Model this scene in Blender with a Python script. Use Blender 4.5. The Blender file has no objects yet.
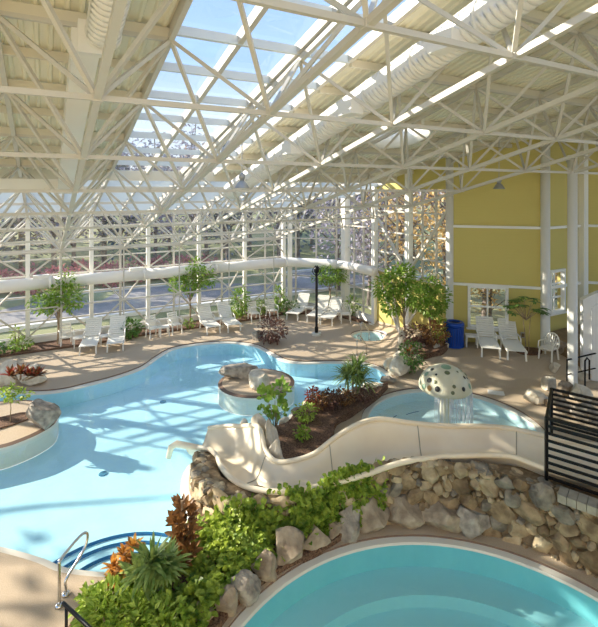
import bpy, math, random
from math import sin, cos, pi, radians as R, sqrt, atan2
from mathutils import Vector, Matrix, noise
from mathutils.geometry import delaunay_2d_cdt
random.seed(7)
rnd = random.random
def ru(a, b): return a + (b - a) * rnd()
SC = bpy.context.scene
COL = SC.collection
V = Vector

# ------------------------------------------------------------------ camera model (level camera, 6.7 m above the deck)
F, CX, HY, H = 457.0, 299.0, 190.3, 6.7
TH = R(29.06)
ES = V((cos(TH), sin(TH), 0)); EQ = V((-sin(TH), cos(TH), 0))      # the building's own axes
def W(s, q, z=0.0): return ES * s + EQ * q + V((0, 0, z))
def SQ(x, y): return (cos(TH) * x + sin(TH) * y, -sin(TH) * x + cos(TH) * y)
def sm(t):
    t = max(0.0, min(1.0, t)); return t * t * (3 - 2 * t)
def zdeck(x, y): return .62 * sm((x - 3.5) / 2.0) * sm((y - 15.4) / 2.2)
def G(px, py, z=0.0):
    y = F * (H - z) / (py - HY); return V(((px - CX) / F * y, y, z))
def GD(px, py):
    z = 0.0
    for _ in range(8):
        p = G(px, py, z); z = zdeck(p.x, p.y)
    return V((p.x, p.y, z))

# ------------------------------------------------------------------ mesh builder
class MB:
    def __init__(self): self.v = []; self.f = []
    def add(self, vs, fs):
        b = len(self.v); self.v += [V(p) for p in vs]; self.f += [tuple(b + i for i in f) for f in fs]; return self
    def box(self, c, sx, sy, sz, rz=0.0):
        c = V(c); ca, sa = cos(rz), sin(rz); vs = []
        for z in (-.5, .5):
            for x, y in ((-.5, -.5), (.5, -.5), (.5, .5), (-.5, .5)):
                a, b = x * sx, y * sy; vs.append(c + V((a * ca - b * sa, a * sa + b * ca, z * sz)))
        return self.add(vs, [(3, 2, 1, 0), (4, 5, 6, 7), (0, 1, 5, 4), (1, 2, 6, 5), (2, 3, 7, 6), (3, 0, 4, 7)])
    def beam(self, a, b, w, h=None, up=(0, 0, 1)):
        h = h or w; a = V(a); b = V(b); d = (b - a).normalized(); up = V(up)
        if abs(d.dot(up)) > .98: up = V((1, 0, 0)) if abs(d.x) < .9 else V((0, 1, 0))
        x = d.cross(up).normalized(); y = x.cross(d).normalized(); vs = []
        for p in (a, b):
            for i, j in ((-1, -1), (1, -1), (1, 1), (-1, 1)): vs.append(p + x * (i * w / 2) + y * (j * h / 2))
        return self.add(vs, [(0, 1, 2, 3), (7, 6, 5, 4), (4, 5, 1, 0), (5, 6, 2, 1), (6, 7, 3, 2), (7, 4, 0, 3)])
    def tube(self, pts, r, n=8, closed=False):
        pts = [V(p) for p in pts]; N = len(pts); rr = r if isinstance(r, (list, tuple)) else [r] * N
        ref = None; rings = []
        for i, p in enumerate(pts):
            if closed: t = pts[(i + 1) % N] - pts[i - 1]
            else: t = pts[min(i + 1, N - 1)] - pts[max(i - 1, 0)]
            t.normalize()
            if ref is None:
                ref = V((0, 0, 1)) if abs(t.z) < .9 else V((1, 0, 0))
            x = (ref - t * ref.dot(t)).normalized(); y = t.cross(x); ref = x
            rings.append([p + (x * cos(2 * pi * k / n) + y * sin(2 * pi * k / n)) * rr[i] for k in range(n)])
        vs = [q for g in rings for q in g]; fs = []
        for i in range(N if closed else N - 1):
            j = (i + 1) % N
            for k in range(n): fs.append((i * n + k, i * n + (k + 1) % n, j * n + (k + 1) % n, j * n + k))
        if not closed: fs += [tuple(range(n))[::-1], tuple((N - 1) * n + k for k in range(n))]
        return self.add(vs, fs)
    def lathe(self, c, prof, n=24, cap=True, sx=1, sy=1):
        c = V(c); vs = []; fs = []
        for r, z in prof:
            for k in range(n): vs.append(c + V((r * sx * cos(2 * pi * k / n), r * sy * sin(2 * pi * k / n), z)))
        for i in range(len(prof) - 1):
            for k in range(n): fs.append((i * n + k, i * n + (k + 1) % n, (i + 1) * n + (k + 1) % n, (i + 1) * n + k))
        if cap: fs += [tuple(range(n))[::-1], tuple((len(prof) - 1) * n + k for k in range(n))]
        return self.add(vs, fs)
    def xf(self, m):
        self.v = [m @ p for p in self.v]; return self

def link(o):
    COL.objects.link(o); return o
def obj(name, mb, mat, parent=None, smooth=False, kind=None, label=None):
    me = bpy.data.meshes.new(name); off = V((0, 0, 0))
    if parent is not None: off = parent.matrix_basis.translation if parent.parent is None else parent.parent.matrix_basis.translation
    me.from_pydata([tuple(p - off) if parent is not None and parent.get('_w') else tuple(p) for p in mb.v], [], mb.f)
    if smooth: me.shade_smooth()
    for m in (mat if isinstance(mat, (list, tuple)) else [mat]): me.materials.append(m)
    o = link(bpy.data.objects.new(name, me))
    if parent is not None:
        o.parent = parent
        if parent.get('_w'): o['_w'] = 1
    if kind: o['kind'] = kind
    if label: o['label'] = label
    return o
def tag(o, label, cat, group=None, kind=None):
    o['label'] = label; o['category'] = cat
    if group: o['group'] = group
    if kind: o['kind'] = kind
    return o
def thing(name, label, cat, loc=(0, 0, 0), rz=0.0, group=None, world=False):
    """Empty at the base of a thing. world=True: its parts are given in world coordinates."""
    o = link(bpy.data.objects.new(name, None)); o.location = loc; o.rotation_euler = (0, 0, rz); o.empty_display_size = .2
    tag(o, label, cat, group)
    if world: o['_w'] = 1; o.rotation_euler = (0, 0, 0)
    o.matrix_basis.translation
    return o
def struct(name, mb, mat, smooth=False):
    o = obj(name, mb, mat, None, smooth); o['kind'] = 'structure'; return o
def sroot(name, loc=(0, 0, 0)):
    o = link(bpy.data.objects.new(name, None)); o.location = loc; o['kind'] = 'structure'; o['_w'] = 1; return o
def copy_tree(o, parent=None):
    c = o.copy(); COL.objects.link(c)
    if parent is not None: c.parent = parent
    for ch in list(o.children): copy_tree(ch, c)
    return c

# ------------------------------------------------------------------ materials
def mat(name, col, rough=.6, var=None, vscale=3.0, bump=0.0, bscale=20.0, metal=0.0, spec=.4, detail=4.0, transl=0.0, ramp=(.35, .65)):
    m = bpy.data.materials.new(name); m.use_nodes = True; n = m.node_tree.nodes; l = m.node_tree.links
    b = n['Principled BSDF']; b.inputs['Base Color'].default_value = (*col, 1); b.inputs['Roughness'].default_value = rough
    b.inputs['Metallic'].default_value = metal; b.inputs['Specular IOR Level'].default_value = spec
    tc = n.new('ShaderNodeTexCoord'); cout = None
    if var:
        t = n.new('ShaderNodeTexNoise'); t.inputs['Scale'].default_value = vscale; t.inputs['Detail'].default_value = detail
        l.new(tc.outputs['Object'], t.inputs['Vector'])
        r = n.new('ShaderNodeValToRGB'); r.color_ramp.elements[0].position = ramp[0]; r.color_ramp.elements[1].position = ramp[1]
        r.color_ramp.elements[0].color = (*col, 1); r.color_ramp.elements[1].color = (*var, 1)
        l.new(t.outputs['Fac'], r.inputs['Fac']); l.new(r.outputs['Color'], b.inputs['Base Color']); cout = r.outputs['Color']
    if bump:
        t2 = n.new('ShaderNodeTexNoise'); t2.inputs['Scale'].default_value = bscale; t2.inputs['Detail'].default_value = 5
        l.new(tc.outputs['Object'], t2.inputs['Vector'])
        bp = n.new('ShaderNodeBump'); bp.inputs['Strength'].default_value = bump; bp.inputs['Distance'].default_value = .02
        l.new(t2.outputs['Fac'], bp.inputs['Height']); l.new(bp.outputs['Normal'], b.inputs['Normal'])
    if transl:
        tr = n.new('ShaderNodeBsdfTranslucent'); mx = n.new('ShaderNodeMixShader'); mx.inputs[0].default_value = transl
        if cout: l.new(cout, tr.inputs['Color'])
        else: tr.inputs['Color'].default_value = (*col, 1)
        l.new(b.outputs[0], mx.inputs[1]); l.new(tr.outputs[0], mx.inputs[2]); l.new(mx.outputs[0], n['Material Output'].inputs['Surface'])
    return m
def srgb(r, g, b):
    f = lambda c: (c / 255 / 12.92) if c / 255 <= .04045 else ((c / 255 + .055) / 1.055) ** 2.4
    return (f(r), f(g), f(b))
def glassy(name, tint, rough=.02, ior=1.45, bump=0.0, bscale=2.0, stretch=(1, 1, 1), milk=0.0, milkcol=(1, 1, 1), refl=1.0):
    """thin pane / water skin: clear transmission with a fresnel reflection"""
    m = bpy.data.materials.new(name); m.use_nodes = True; n = m.node_tree.nodes; l = m.node_tree.links
    n.remove(n['Principled BSDF'])
    tr = n.new('ShaderNodeBsdfTransparent'); tr.inputs['Color'].default_value = (*tint, 1)
    gl = n.new('ShaderNodeBsdfGlossy'); gl.inputs['Roughness'].default_value = rough; gl.inputs['Color'].default_value = (refl, refl, refl, 1)
    fr = n.new('ShaderNodeLayerWeight'); fr.inputs['Blend'].default_value = .5                      # Schlick, the same from both sides
    pw_ = n.new('ShaderNodeMath'); pw_.operation = 'POWER'; pw_.inputs[1].default_value = 5; l.new(fr.outputs['Facing'], pw_.inputs[0])
    f0 = ((ior - 1) / (ior + 1)) ** 2; ma = n.new('ShaderNodeMath'); ma.operation = 'MULTIPLY_ADD'; ma.inputs[1].default_value = 1 - f0; ma.inputs[2].default_value = f0; l.new(pw_.outputs[0], ma.inputs[0])
    mx = n.new('ShaderNodeMixShader'); l.new(ma.outputs[0], mx.inputs[0]); l.new(gl.outputs[0], mx.inputs[2])
    base = tr.outputs[0]
    if milk:
        df = n.new('ShaderNodeBsdfDiffuse'); df.inputs['Color'].default_value = (*milkcol, 1)
        m2 = n.new('ShaderNodeMixShader'); m2.inputs[0].default_value = milk; l.new(base, m2.inputs[1]); l.new(df.outputs[0], m2.inputs[2]); base = m2.outputs[0]
    l.new(base, mx.inputs[1])
    if bump:
        tc = n.new('ShaderNodeTexCoord'); mp = n.new('ShaderNodeMapping'); mp.inputs['Scale'].default_value = stretch
        t = n.new('ShaderNodeTexNoise'); t.inputs['Scale'].default_value = bscale; t.inputs['Detail'].default_value = 3
        bp = n.new('ShaderNodeBump'); bp.inputs['Strength'].default_value = bump; bp.inputs['Distance'].default_value = .05
        l.new(tc.outputs['Object'], mp.inputs['Vector']); l.new(mp.outputs[0], t.inputs['Vector']); l.new(t.outputs['Fac'], bp.inputs['Height'])
        l.new(bp.outputs[0], gl.inputs['Normal']); l.new(bp.outputs[0], fr.inputs['Normal'])
    l.new(mx.outputs[0], n['Material Output'].inputs['Surface'])
    return m

M = {}
M['steel'] = mat('white_painted_steel', srgb(206, 200, 188), .38)
M['roofdeck'] = mat('cream_roof_deck', srgb(238, 233, 212), .5)
M['purlin'] = mat('cream_purlin', srgb(220, 212, 194), .5)
M['glazbar'] = mat('pale_glazing_bar', srgb(214, 222, 228), .35)
M['duct'] = mat('white_duct', srgb(240, 236, 228), .4, bump=.05, bscale=4)
M['column'] = mat('white_column', srgb(240, 237, 228), .4)
M['deck'] = mat('tan_pebble_deck', srgb(178, 158, 132), .75, srgb(198, 179, 153), 60, .25, 140, ramp=(.3, .7))
M['deckedge'] = mat('brown_deck_edge', srgb(120, 98, 82), .7)
M['coping'] = mat('cream_coping', srgb(224, 219, 204), .5)
M['basin'] = mat('blue_pool_plaster', srgb(180, 226, 238), .6, srgb(187, 231, 242), 1.5)
M['basin_front'] = mat('turquoise_pool_plaster', srgb(132, 212, 216), .6, srgb(138, 217, 220), 1.5)
M['basin_wade'] = mat('pale_pool_plaster', srgb(212, 234, 234), .6)
M['bluetile'] = mat('deep_blue_tile', srgb(28, 104, 150), .3)
M['drain'] = mat('dark_drain', srgb(70, 130, 155), .5)
M['water'] = glassy('pool_water', (.94, .99, 1.0), .015, 1.33, .2, 1.6)
M['water_wade'] = glassy('rippled_water', (.94, .99, 1.0), .03, 1.33, .7, 5)
M['glass'] = glassy('window_glass', (.95, .965, .985), .0, 1.45, milk=.03)  # milk puts the outdoor haze into the panes as faint white diffuse
M['skyglass'] = glassy('skylight_glass', (.93, .965, .99), .0, 1.45)
M['spray'] = glassy('falling_water', (.97, .98, .99), .1, 1.33, milk=.5)
M['yellow'] = mat('yellow_siding', srgb(206, 190, 110), .6)
def siding():
    m = M['yellow']; n = m.node_tree.nodes; l = m.node_tree.links; b = n['Principled BSDF']
    tc = n.new('ShaderNodeTexCoord'); w = n.new('ShaderNodeTexWave'); w.wave_type = 'BANDS'; w.bands_direction = 'Z'; w.wave_profile = 'SAW'
    w.inputs['Scale'].default_value = 2.6; bp = n.new('ShaderNodeBump'); bp.inputs['Strength'].default_value = .35; bp.inputs['Distance'].default_value = .02
    l.new(tc.outputs['Object'], w.inputs['Vector']); l.new(w.outputs['Fac'], bp.inputs['Height']); l.new(bp.outputs[0], b.inputs['Normal'])
siding()
M['white'] = mat('white_trim', srgb(240, 238, 230), .45)
M['plastic'] = mat('white_resin', srgb(240, 236, 224), .35)
M['panelwhite'] = mat('white_panel', srgb(238, 238, 236), .4)
M['rock'] = mat('grey_tan_rock', srgb(132, 116, 98), .85, srgb(182, 166, 142), 4, .6, 9)
M['rockpale'] = mat('pale_rock', srgb(190, 178, 156), .85, srgb(226, 216, 196), 4, .6, 9)
M['rockgrey'] = mat('grey_rock', srgb(126, 118, 108), .85, srgb(178, 168, 152), 6, .7, 12)
for i_, (a_, b_) in enumerate([((118, 98, 72), (172, 150, 116)), ((150, 130, 100), (198, 180, 146)), ((106, 98, 86), (156, 146, 128)), ((96, 78, 56), (144, 122, 90))]):
    M['stone%d' % i_] = mat('wall_stone_%s' % ['tan', 'pale', 'grey', 'brown'][i_], srgb(*a_), .85, srgb(*b_), 5, .6, 14)
M['mortar'] = mat('dark_mortar', srgb(112, 94, 70), .95, srgb(140, 120, 92), 12, .4, 30)
M['cap'] = mat('coping_tile', srgb(176, 168, 148), .7, srgb(156, 148, 130), 6)
M['slide'] = mat('cream_slide_gelcoat', srgb(240, 226, 198), .28, srgb(232, 214, 184), 1.2, spec=.5)
M['soil'] = mat('bark_mulch', srgb(70, 50, 38), .95, srgb(138, 106, 82), 28, .9, 40)
M['black'] = mat('black_metal', srgb(24, 24, 26), .4, metal=.3)
M['chrome'] = mat('stainless', srgb(210, 210, 208), .18, metal=1.0)
M['grey'] = mat('grey_metal', srgb(170, 172, 174), .35, metal=.5)
M['blue'] = mat('blue_bin', srgb(10, 66, 158), .35)
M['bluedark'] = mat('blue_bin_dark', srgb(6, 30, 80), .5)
M['brown'] = mat('brown_ramp', srgb(120, 98, 66), .8, srgb(136, 112, 78), 5)
M['cap_cream'] = mat('mushroom_cream', srgb(224, 219, 194), .4, srgb(214, 207, 174), 2)
M['spot_black'] = mat('spot_black', srgb(40, 42, 40), .4)
M['spot_teal'] = mat('spot_teal', srgb(140, 170, 140), .4)
M['spot_olive'] = mat('spot_olive', srgb(110, 116, 84), .4)
M['spot_tan'] = mat('spot_tan', srgb(190, 150, 92), .4)
def leafm(name, a, b, t=.3, sc=6): return mat(name, srgb(*a), .45, srgb(*b), sc, transl=t, spec=.35, ramp=(.3, .7))
M['ivy'] = leafm('ivy_leaf', (72, 112, 28), (190, 206, 84), .35, 7)
M['lime'] = leafm('lime_leaf', (120, 158, 44), (206, 220, 104), .35, 5)
M['tree'] = leafm('tree_leaf', (92, 138, 46), (176, 200, 92), .35, 5)
M['deep'] = leafm('deep_leaf', (60, 100, 44), (124, 160, 80), .25, 5)
M['strap'] = leafm('strap_leaf', (84, 124, 54), (176, 190, 110), .25, 6)
M['bronze'] = leafm('bronze_leaf', (96, 66, 40), (176, 128, 76), .2, 8)
M['plum'] = leafm('plum_leaf', (84, 58, 52), (140, 102, 84), .2, 8)
M['orange'] = leafm('croton_orange', (196, 120, 40), (226, 178, 90), .3, 9)
M['red'] = leafm('bromeliad_red', (150, 52, 34), (200, 96, 66), .2, 8)
M['bark'] = mat('bark', srgb(136, 116, 92), .9, srgb(176, 156, 128), 8, .4, 25)
M['barkout'] = mat('bark_outside', srgb(104, 92, 84), .9, srgb(150, 138, 128), 4)
M['autumn'] = leafm('autumn_gold', (206, 164, 92), (240, 214, 150), .4, .8)
M['rust'] = leafm('autumn_rust', (168, 128, 100), (206, 170, 136), .4, .8)
M['twig'] = leafm('grey_twig', (140, 134, 150), (186, 180, 192), .3, .8)
M['pine'] = leafm('pine_green', (84, 96, 104), (118, 130, 132), .2, .8)
M['pink'] = leafm('pink_shrub', (176, 104, 108), (220, 160, 158), .35, 1.5)
M['lawn'] = mat('lawn', srgb(116, 126, 84), .9, srgb(150, 150, 108), .12)
M['asphalt'] = mat('asphalt', srgb(136, 132, 128), .9, srgb(158, 154, 150), .5)
M['kerb'] = mat('kerb', srgb(214, 214, 210), .8)

# ------------------------------------------------------------------ outlines
def smooth_loop(pts, n=5):
    P = [V((p[0], p[1])) for p in pts]; N = len(P); o = []
    for i in range(N):
        a, b, c, d = P[i - 1], P[i], P[(i + 1) % N], P[(i + 2) % N]
        for k in range(n):
            t = k / n
            o.append(.5 * ((2 * b) + (c - a) * t + (2 * a - 5 * b + 4 * c - d) * t * t + (3 * b - a - 3 * c + d) * t ** 3))
    return o
def area(l): return .5 * sum(l[i - 1].x * l[i].y - l[i].x * l[i - 1].y for i in range(len(l)))
def ccw(l): return l if area(l) > 0 else l[::-1]
def inset(l, d):
    N = len(l); o = []
    for i in range(N):
        t = (l[(i + 1) % N] - l[i - 1]).normalized(); o.append(l[i] + V((-t.y, t.x)) * d)
    return o
def pip(p, l):
    c = False; x, y = p[0], p[1]; j = len(l) - 1
    for i in range(len(l)):
        a, b = l[i], l[j]
        if (a.y > y) != (b.y > y) and x < (b.x - a.x) * (y - a.y) / (b.y - a.y) + a.x: c = not c
        j = i
    return c
def circle(cx, cy, r, n=48, sy=1.0): return [V((cx + r * cos(2 * pi * k / n), cy + r * sy * sin(2 * pi * k / n))) for k in range(n)]
def fill(outer, holes=(), extra=(), zf=lambda x, y: 0.0):
    vs = []; es = []
    for l in [outer] + list(holes):
        b = len(vs); vs += [V((p.x, p.y)) for p in l]; es += [(b + i, b + (i + 1) % len(l)) for i in range(len(l))]
    vs += [V(p) for p in extra]
    ov, oe, of, *_ = delaunay_2d_cdt(vs, es, [], 0, 1e-6)
    mb = MB(); fs = []
    for f in of:
        c = sum((ov[i] for i in f), V((0, 0))) / len(f)
        if pip(c, outer) and not any(pip(c, h) for h in holes):
            a, b_, d = ov[f[0]], ov[f[1]], ov[f[2]]
            if (b_ - a).cross(d - a) < 0: f = f[::-1]
            fs.append(tuple(f))
    mb.add([(p.x, p.y, zf(p.x, p.y)) for p in ov], fs); return mb
def skirt(mb, l, z0, z1, zf0=None, flip=False):
    n = len(l); vs = [(p.x, p.y, zf0(p.x, p.y) if zf0 else z0) for p in l] + [(p.x, p.y, z1) for p in l]
    fs = [(i, (i + 1) % n, n + (i + 1) % n, n + i) for i in range(n)]
    if flip: fs = [f[::-1] for f in fs]
    mb.add(vs, fs)
def ring(mb, a, b, za, zb):
    n = len(a); mb.add([(p.x, p.y, za) for p in a] + [(p.x, p.y, zb) for p in b], [(i, (i + 1) % n, n + (i + 1) % n, n + i) for i in range(n)])

PLAN = [(-9, -3), (21.8, -3), (21.8, 8.3), (19.3, 10.78), (16.83, 10.78), (14.42, 13.2), (14.42, 20.65), (11.94, 23.1), (-9, 23.1)]
plan_xy = ccw([V((W(s, q).x, W(s, q).y)) for s, q in PLAN])
mp_px = [(-150, 402), (-40, 392), (0, 388), (35, 390), (62, 388), (88, 382), (115, 375), (140, 366), (155, 356), (172, 347), (200, 342), (230, 340.5), (255, 343.5), (270, 350), (285, 358), (303, 360.5), (330, 360), (362, 361), (380, 366), (391, 374), (390, 381), (372, 389), (345, 396), (318, 401), (298, 411), (284, 424), (262, 430), (240, 438), (212, 452), (193, 466), (189, 485), (194, 503), (196, 515), (184, 534), (166, 558), (142, 573), (105, 577), (60, 572), (35, 562), (0, 552), (-60, 538), (-150, 520)]
main_pool = ccw(smooth_loop([G(x, y) for x, y in mp_px], 5))
pen_px = [(-150, 408), (-60, 404), (0, 401), (22, 399.5), (44, 402), (56, 408), (58.5, 415), (54, 424), (40, 433), (22, 441), (0, 448), (-60, 460), (-150, 470)]
pen_l = ccw(smooth_loop([G(x, y) for x, y in pen_px], 5))
isl_c = G(256.5, 382); isl_l = circle(isl_c.x, isl_c.y, 1.33, 48, .93)
wade_c = V((4.35, 13.0)); wade_l = circle(wade_c.x, wade_c.y, 2.55, 64)
spa_c = V((2.2, 5.08)); spa_l = circle(spa_c.x, spa_c.y, 3.82, 96)
tub_c = G(368.5, 335.2); tub_l = circle(tub_c.x, tub_c.y, .82, 32)

# ------------------------------------------------------------------ deck
ex = []
for i in range(-30, 60):
    for j in range(-6, 52):
        x, y = i * .5, j * .5
        if x > 3 and y > 14.5 and pip((x, y), plan_xy): ex.append((x, y))
deck = fill(plan_xy, [main_pool, wade_l, spa_l, tub_l], ex, zdeck)
struct('floor', deck, M['deck'])

# ------------------------------------------------------------------ pools
POOLD = .58
def pool(name, label, loop, depth, bm, wm, wz=-.085, islands=(), cw=.16, drop=.04, cat='pool', bench=None):
    c = sum(loop, V((0, 0))) / len(loop)
    t = thing(name, label, cat, (c.x, c.y, -depth), world=True)
    e = MB(); skirt(e, loop, 0, -drop); obj('deck_edge', e, M['deckedge'], t)
    i1 = inset(loop, cw); k = MB(); ring(k, loop, i1, -drop, -drop - .01); ring(k, i1, inset(loop, cw + .02), -drop - .01, -drop - .05)
    obj('coping', k, M['coping'], t, True)
    i2 = inset(loop, cw + .02); b = MB(); skirt(b, i2, -drop - .05, -depth)
    fl = fill(i2, islands, (), lambda x, y: -depth); b.add(fl.v, fl.f)
    bo = obj('basin', b, bm, t)
    w = fill(i2, islands, (), lambda x, y: wz); obj('water', w, wm, t)
    return t, i2
pm, main_in = pool('swimming_pool', 'large freeform pale blue swimming pool winding around the small round island', main_pool, POOLD, M['basin'], M['water'], islands=[isl_l, pen_l])
ps, spa_in = pool('plunge_pool', 'round turquoise pool in the foreground below the stone wall', spa_l, .95, M['basin_front'], M['water'], cw=.13)
pw, wade_in = pool('wading_pool', 'shallow round wading pool around the mushroom fountain', wade_l, .4, M['basin_wade'], M['water_wade'], wz=-.085)
pt, tub_in = pool('hot_tub', 'tiny round hot tub sunk in the deck near the glass corner', tub_l, .8, M['basin_wade'], M['water_wade'], wz=-.08, cw=.1, cat='hot tub')
# bench and inner ring in the foreground pool
b = MB(); r0 = spa_in; r1 = circle(spa_c.x, spa_c.y, 3.05, 96); r2 = circle(spa_c.x, spa_c.y, 2.35, 96)
ring(b, r0, r1, -.5, -.5); skirt(b, r1, -.5, -.72); ring(b, r1, r2, -.72, -.72); skirt(b, r2, -.72, -.95)
obj('bench', b, mat('pale_turquoise_bench', srgb(158, 220, 222), .6), ps)
# steps with blue nosing at the near edge of the main pool
st = G(112, 585); 
for k, rr in enumerate((.95, 1.4, 1.8)):
    s_ = MB(); pts = []
    for a in range(25):
        an = R(8 + a * 164 / 24); pts.append(V((st.x + rr * cos(an), st.y + rr * .95 * sin(an), 0)))
    z = -.2 - .11 * k
    vs = [(p.x, p.y, z) for p in pts] + [(p.x, p.y, -POOLD) for p in pts] + [(st.x, st.y, z)]
    s_.add(vs, [(i + 1, i, 25 + i, 26 + i) for i in range(24)] + [(i, i + 1, 50) for i in range(24)])
    so = obj('step', s_, M['basin'], pm)
    n_ = MB(); n_.tube([(p.x, p.y, z + .012) for p in pts], .035, 6); obj('tile_nosing', n_, M['bluetile'], so)
for px, py in ((103, 474), (38, 450.5), (163, 402), (72, 386)):
    d = MB(); p = G(px, py, -POOLD); d.lathe((p.x, p.y, -POOLD + .001), [(.11, 0), (.1, .02), (.0, .025)], 16); obj('drain', d, M['drain'], pm)
for a, rr in ((R(70), 2.0), (R(115), 1.75), (R(140), 1.9)):
    d = MB(); pts = [(wade_c.x + rr * cos(a + t * .07), wade_c.y + rr * sin(a + t * .07), -.43) for t in range(-2, 3)]
    d.tube(pts, .04, 6); obj('tile_mark', d, M['bluetile'], pw)
# islands
def island(name, label, loop, ztop, cat='island'):
    c = sum(loop, V((0, 0))) / len(loop); t = thing(name, label, cat, (c.x, c.y, -POOLD + .01), world=True)
    i1 = inset(loop, .14)
    f = fill(i1, (), (), lambda x, y: ztop); obj('deck_top', f, M['deck'], t)
    e = MB(); ring(e, loop, i1, ztop - .03, ztop); obj('edge_band', e, M['deckedge'], t)
    s_ = MB(); skirt(s_, loop, ztop - .03, -POOLD + .01, flip=True); obj('side', s_, M['coping'], t, True); return t
island('pool_island', 'small round island with two flat boulders in the swimming pool', isl_l, .02)
island('pool_peninsula', 'tan deck peninsula with a big boulder at the left edge of the pool', pen_l, .02, 'peninsula')

# ------------------------------------------------------------------ rocks
def ico(sub):
    t = (1 + sqrt(5)) / 2
    vs = [V(p).normalized() for p in [(-1, t, 0), (1, t, 0), (-1, -t, 0), (1, -t, 0), (0, -1, t), (0, 1, t), (0, -1, -t), (0, 1, -t), (t, 0, -1), (t, 0, 1), (-t, 0, -1), (-t, 0, 1)]]
    fs = [(0, 11, 5), (0, 5, 1), (0, 1, 7), (0, 7, 10), (0, 10, 11), (1, 5, 9), (5, 11, 4), (11, 10, 2), (10, 7, 6), (7, 1, 8), (3, 9, 4), (3, 4, 2), (3, 2, 6), (3, 6, 8), (3, 8, 9), (4, 9, 5), (2, 4, 11), (6, 2, 10), (8, 6, 7), (9, 8, 1)]
    for _ in range(sub):
        mid = {}; nf = []
        def m(a, b):
            k = (min(a, b), max(a, b))
            if k not in mid: mid[k] = len(vs); vs.append(((vs[a] + vs[b]) / 2).normalized())
            return mid[k]
        for a, b, c in fs:
            x, y, z = m(a, b), m(b, c), m(c, a); nf += [(a, x, z), (b, y, x), (c, z, y), (x, y, z)]
        fs = nf
    return vs, fs
ICO = {k: ico(k) for k in (1, 2, 3)}
def rock_mb(c, sx, sy, sz, rz=0.0, sub=3, cuts=11, seed=None, flat=False, tilt=0.0):
    rg = random.Random(seed if seed is not None else random.randrange(10 ** 6)); vs, fs = ICO[sub]; P = [p.copy() for p in vs]
    for _ in range(cuts):
        n = V((rg.gauss(0, 1), rg.gauss(0, 1), rg.gauss(0, .8))).normalized(); d = rg.uniform(.5, .78)
        for i, p in enumerate(P):
            e = p.dot(n) - d
            if e > 0: P[i] = p - n * e
    if flat:
        for i, p in enumerate(P):
            if p.z > .55: p.z = .55 + (p.z - .55) * .2
    o = V((rg.random() * 50, rg.random() * 50, 0)); mb = MB()
    mt = Matrix.Translation(V(c)) @ Matrix.Rotation(rz, 4, 'Z') @ Matrix.Rotation(tilt, 4, 'Y')
    out = []
    for p in P:
        k = 1 + .10 * noise.noise(p * 1.7 + o) + .05 * noise.noise(p * 5 + o)
        out.append(mt @ V((p.x * sx * k, p.y * sy * k, p.z * sz * k)))
    mb.add(out, fs); return mb
def boulder(label, p, w, d, h, rz=0.0, m='rock', seed=None, group=None, name='boulder', cat='boulder', flat=False, sink=.12):
    z = p[2] if len(p) > 2 else 0.0
    mb = rock_mb((0, 0, h * (.5 - sink)), w / 2 * 1.15, d / 2 * 1.15, h / 2 * 1.2, rz, 3, 10, seed, flat)
    o = obj(name, mb, M[m], None); o.location = (p[0], p[1], z); tag(o, label, cat, group); return o
def rock_px(label, px, py, wpx, hpx, m='rock', dep=.8, seed=None, group=None, z=None, flat=False, rz=0.0):
    p = G(px, py, z) if z is not None else GD(px, py); k = p.y / F; w = wpx * k; d = w * dep; h = hpx * k * 1.02
    return boulder(label, (p.x, p.y + d * .3, p.z), w, d, h, rz, m, seed, group, flat=flat)
rock_px('long flat grey boulder on the back left of the round island', 240, 379, 38, 15, 'rockgrey', .6, 3, z=.02, flat=True, rz=.25)
rock_px('squat pale boulder on the front of the round island', 259, 389, 26, 20, 'rockpale', .8, 5, z=.02, flat=True)
rock_px('big rough grey boulder on the left deck peninsula', 41, 431, 33, 31, 'rockgrey', .8, 8, z=.02)
rim_px = [('half hidden tan boulder at the bottom edge of the ivy bed', 205, 628, 22, 20), ('second rim boulder up from the bottom of the ivy bed, under the ivy tips', 225, 619, 19, 32),
 ('blocky tan boulder on the pool rim, third from the bottom of the ivy bed', 244, 604, 25, 33), ('slanted boulder on the pool rim where the rim starts curving right', 263, 584, 28, 25),
 ('pointed boulder on the pool rim in the middle of the ivy bed', 288, 567, 31, 30), ('pale boulder with ivy trailing on it on the pool rim', 311, 554, 30, 27), ('narrow boulder at the right end of the ivy bed', 333, 543, 19, 25),
 ('rounded tan boulder beside the right end of the ivy', 349, 540, 29, 30), ('wide grey boulder below the slide at the stone wall foot', 375, 535, 33, 29), ('wide brown boulder at the stone wall foot, second from the right end of the row', 406, 530, 37, 25),
 ('broad split boulder at the stone wall foot near the middle', 443, 531, 39, 28), ('dark grey boulder at the right end of the row on the pool rim', 476, 537, 26, 28)]
for i, (lb, x, y, w, h) in enumerate(rim_px):
    rock_px(lb, x, y, w * 1.16, h * 1.04, ['rock', 'rock', 'rockgrey', 'rock', 'rock'][i % 5] if i < 11 else 'rockgrey', .85, 20 + i, 'boulders along the rim of the foreground pool', z=0)
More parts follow.
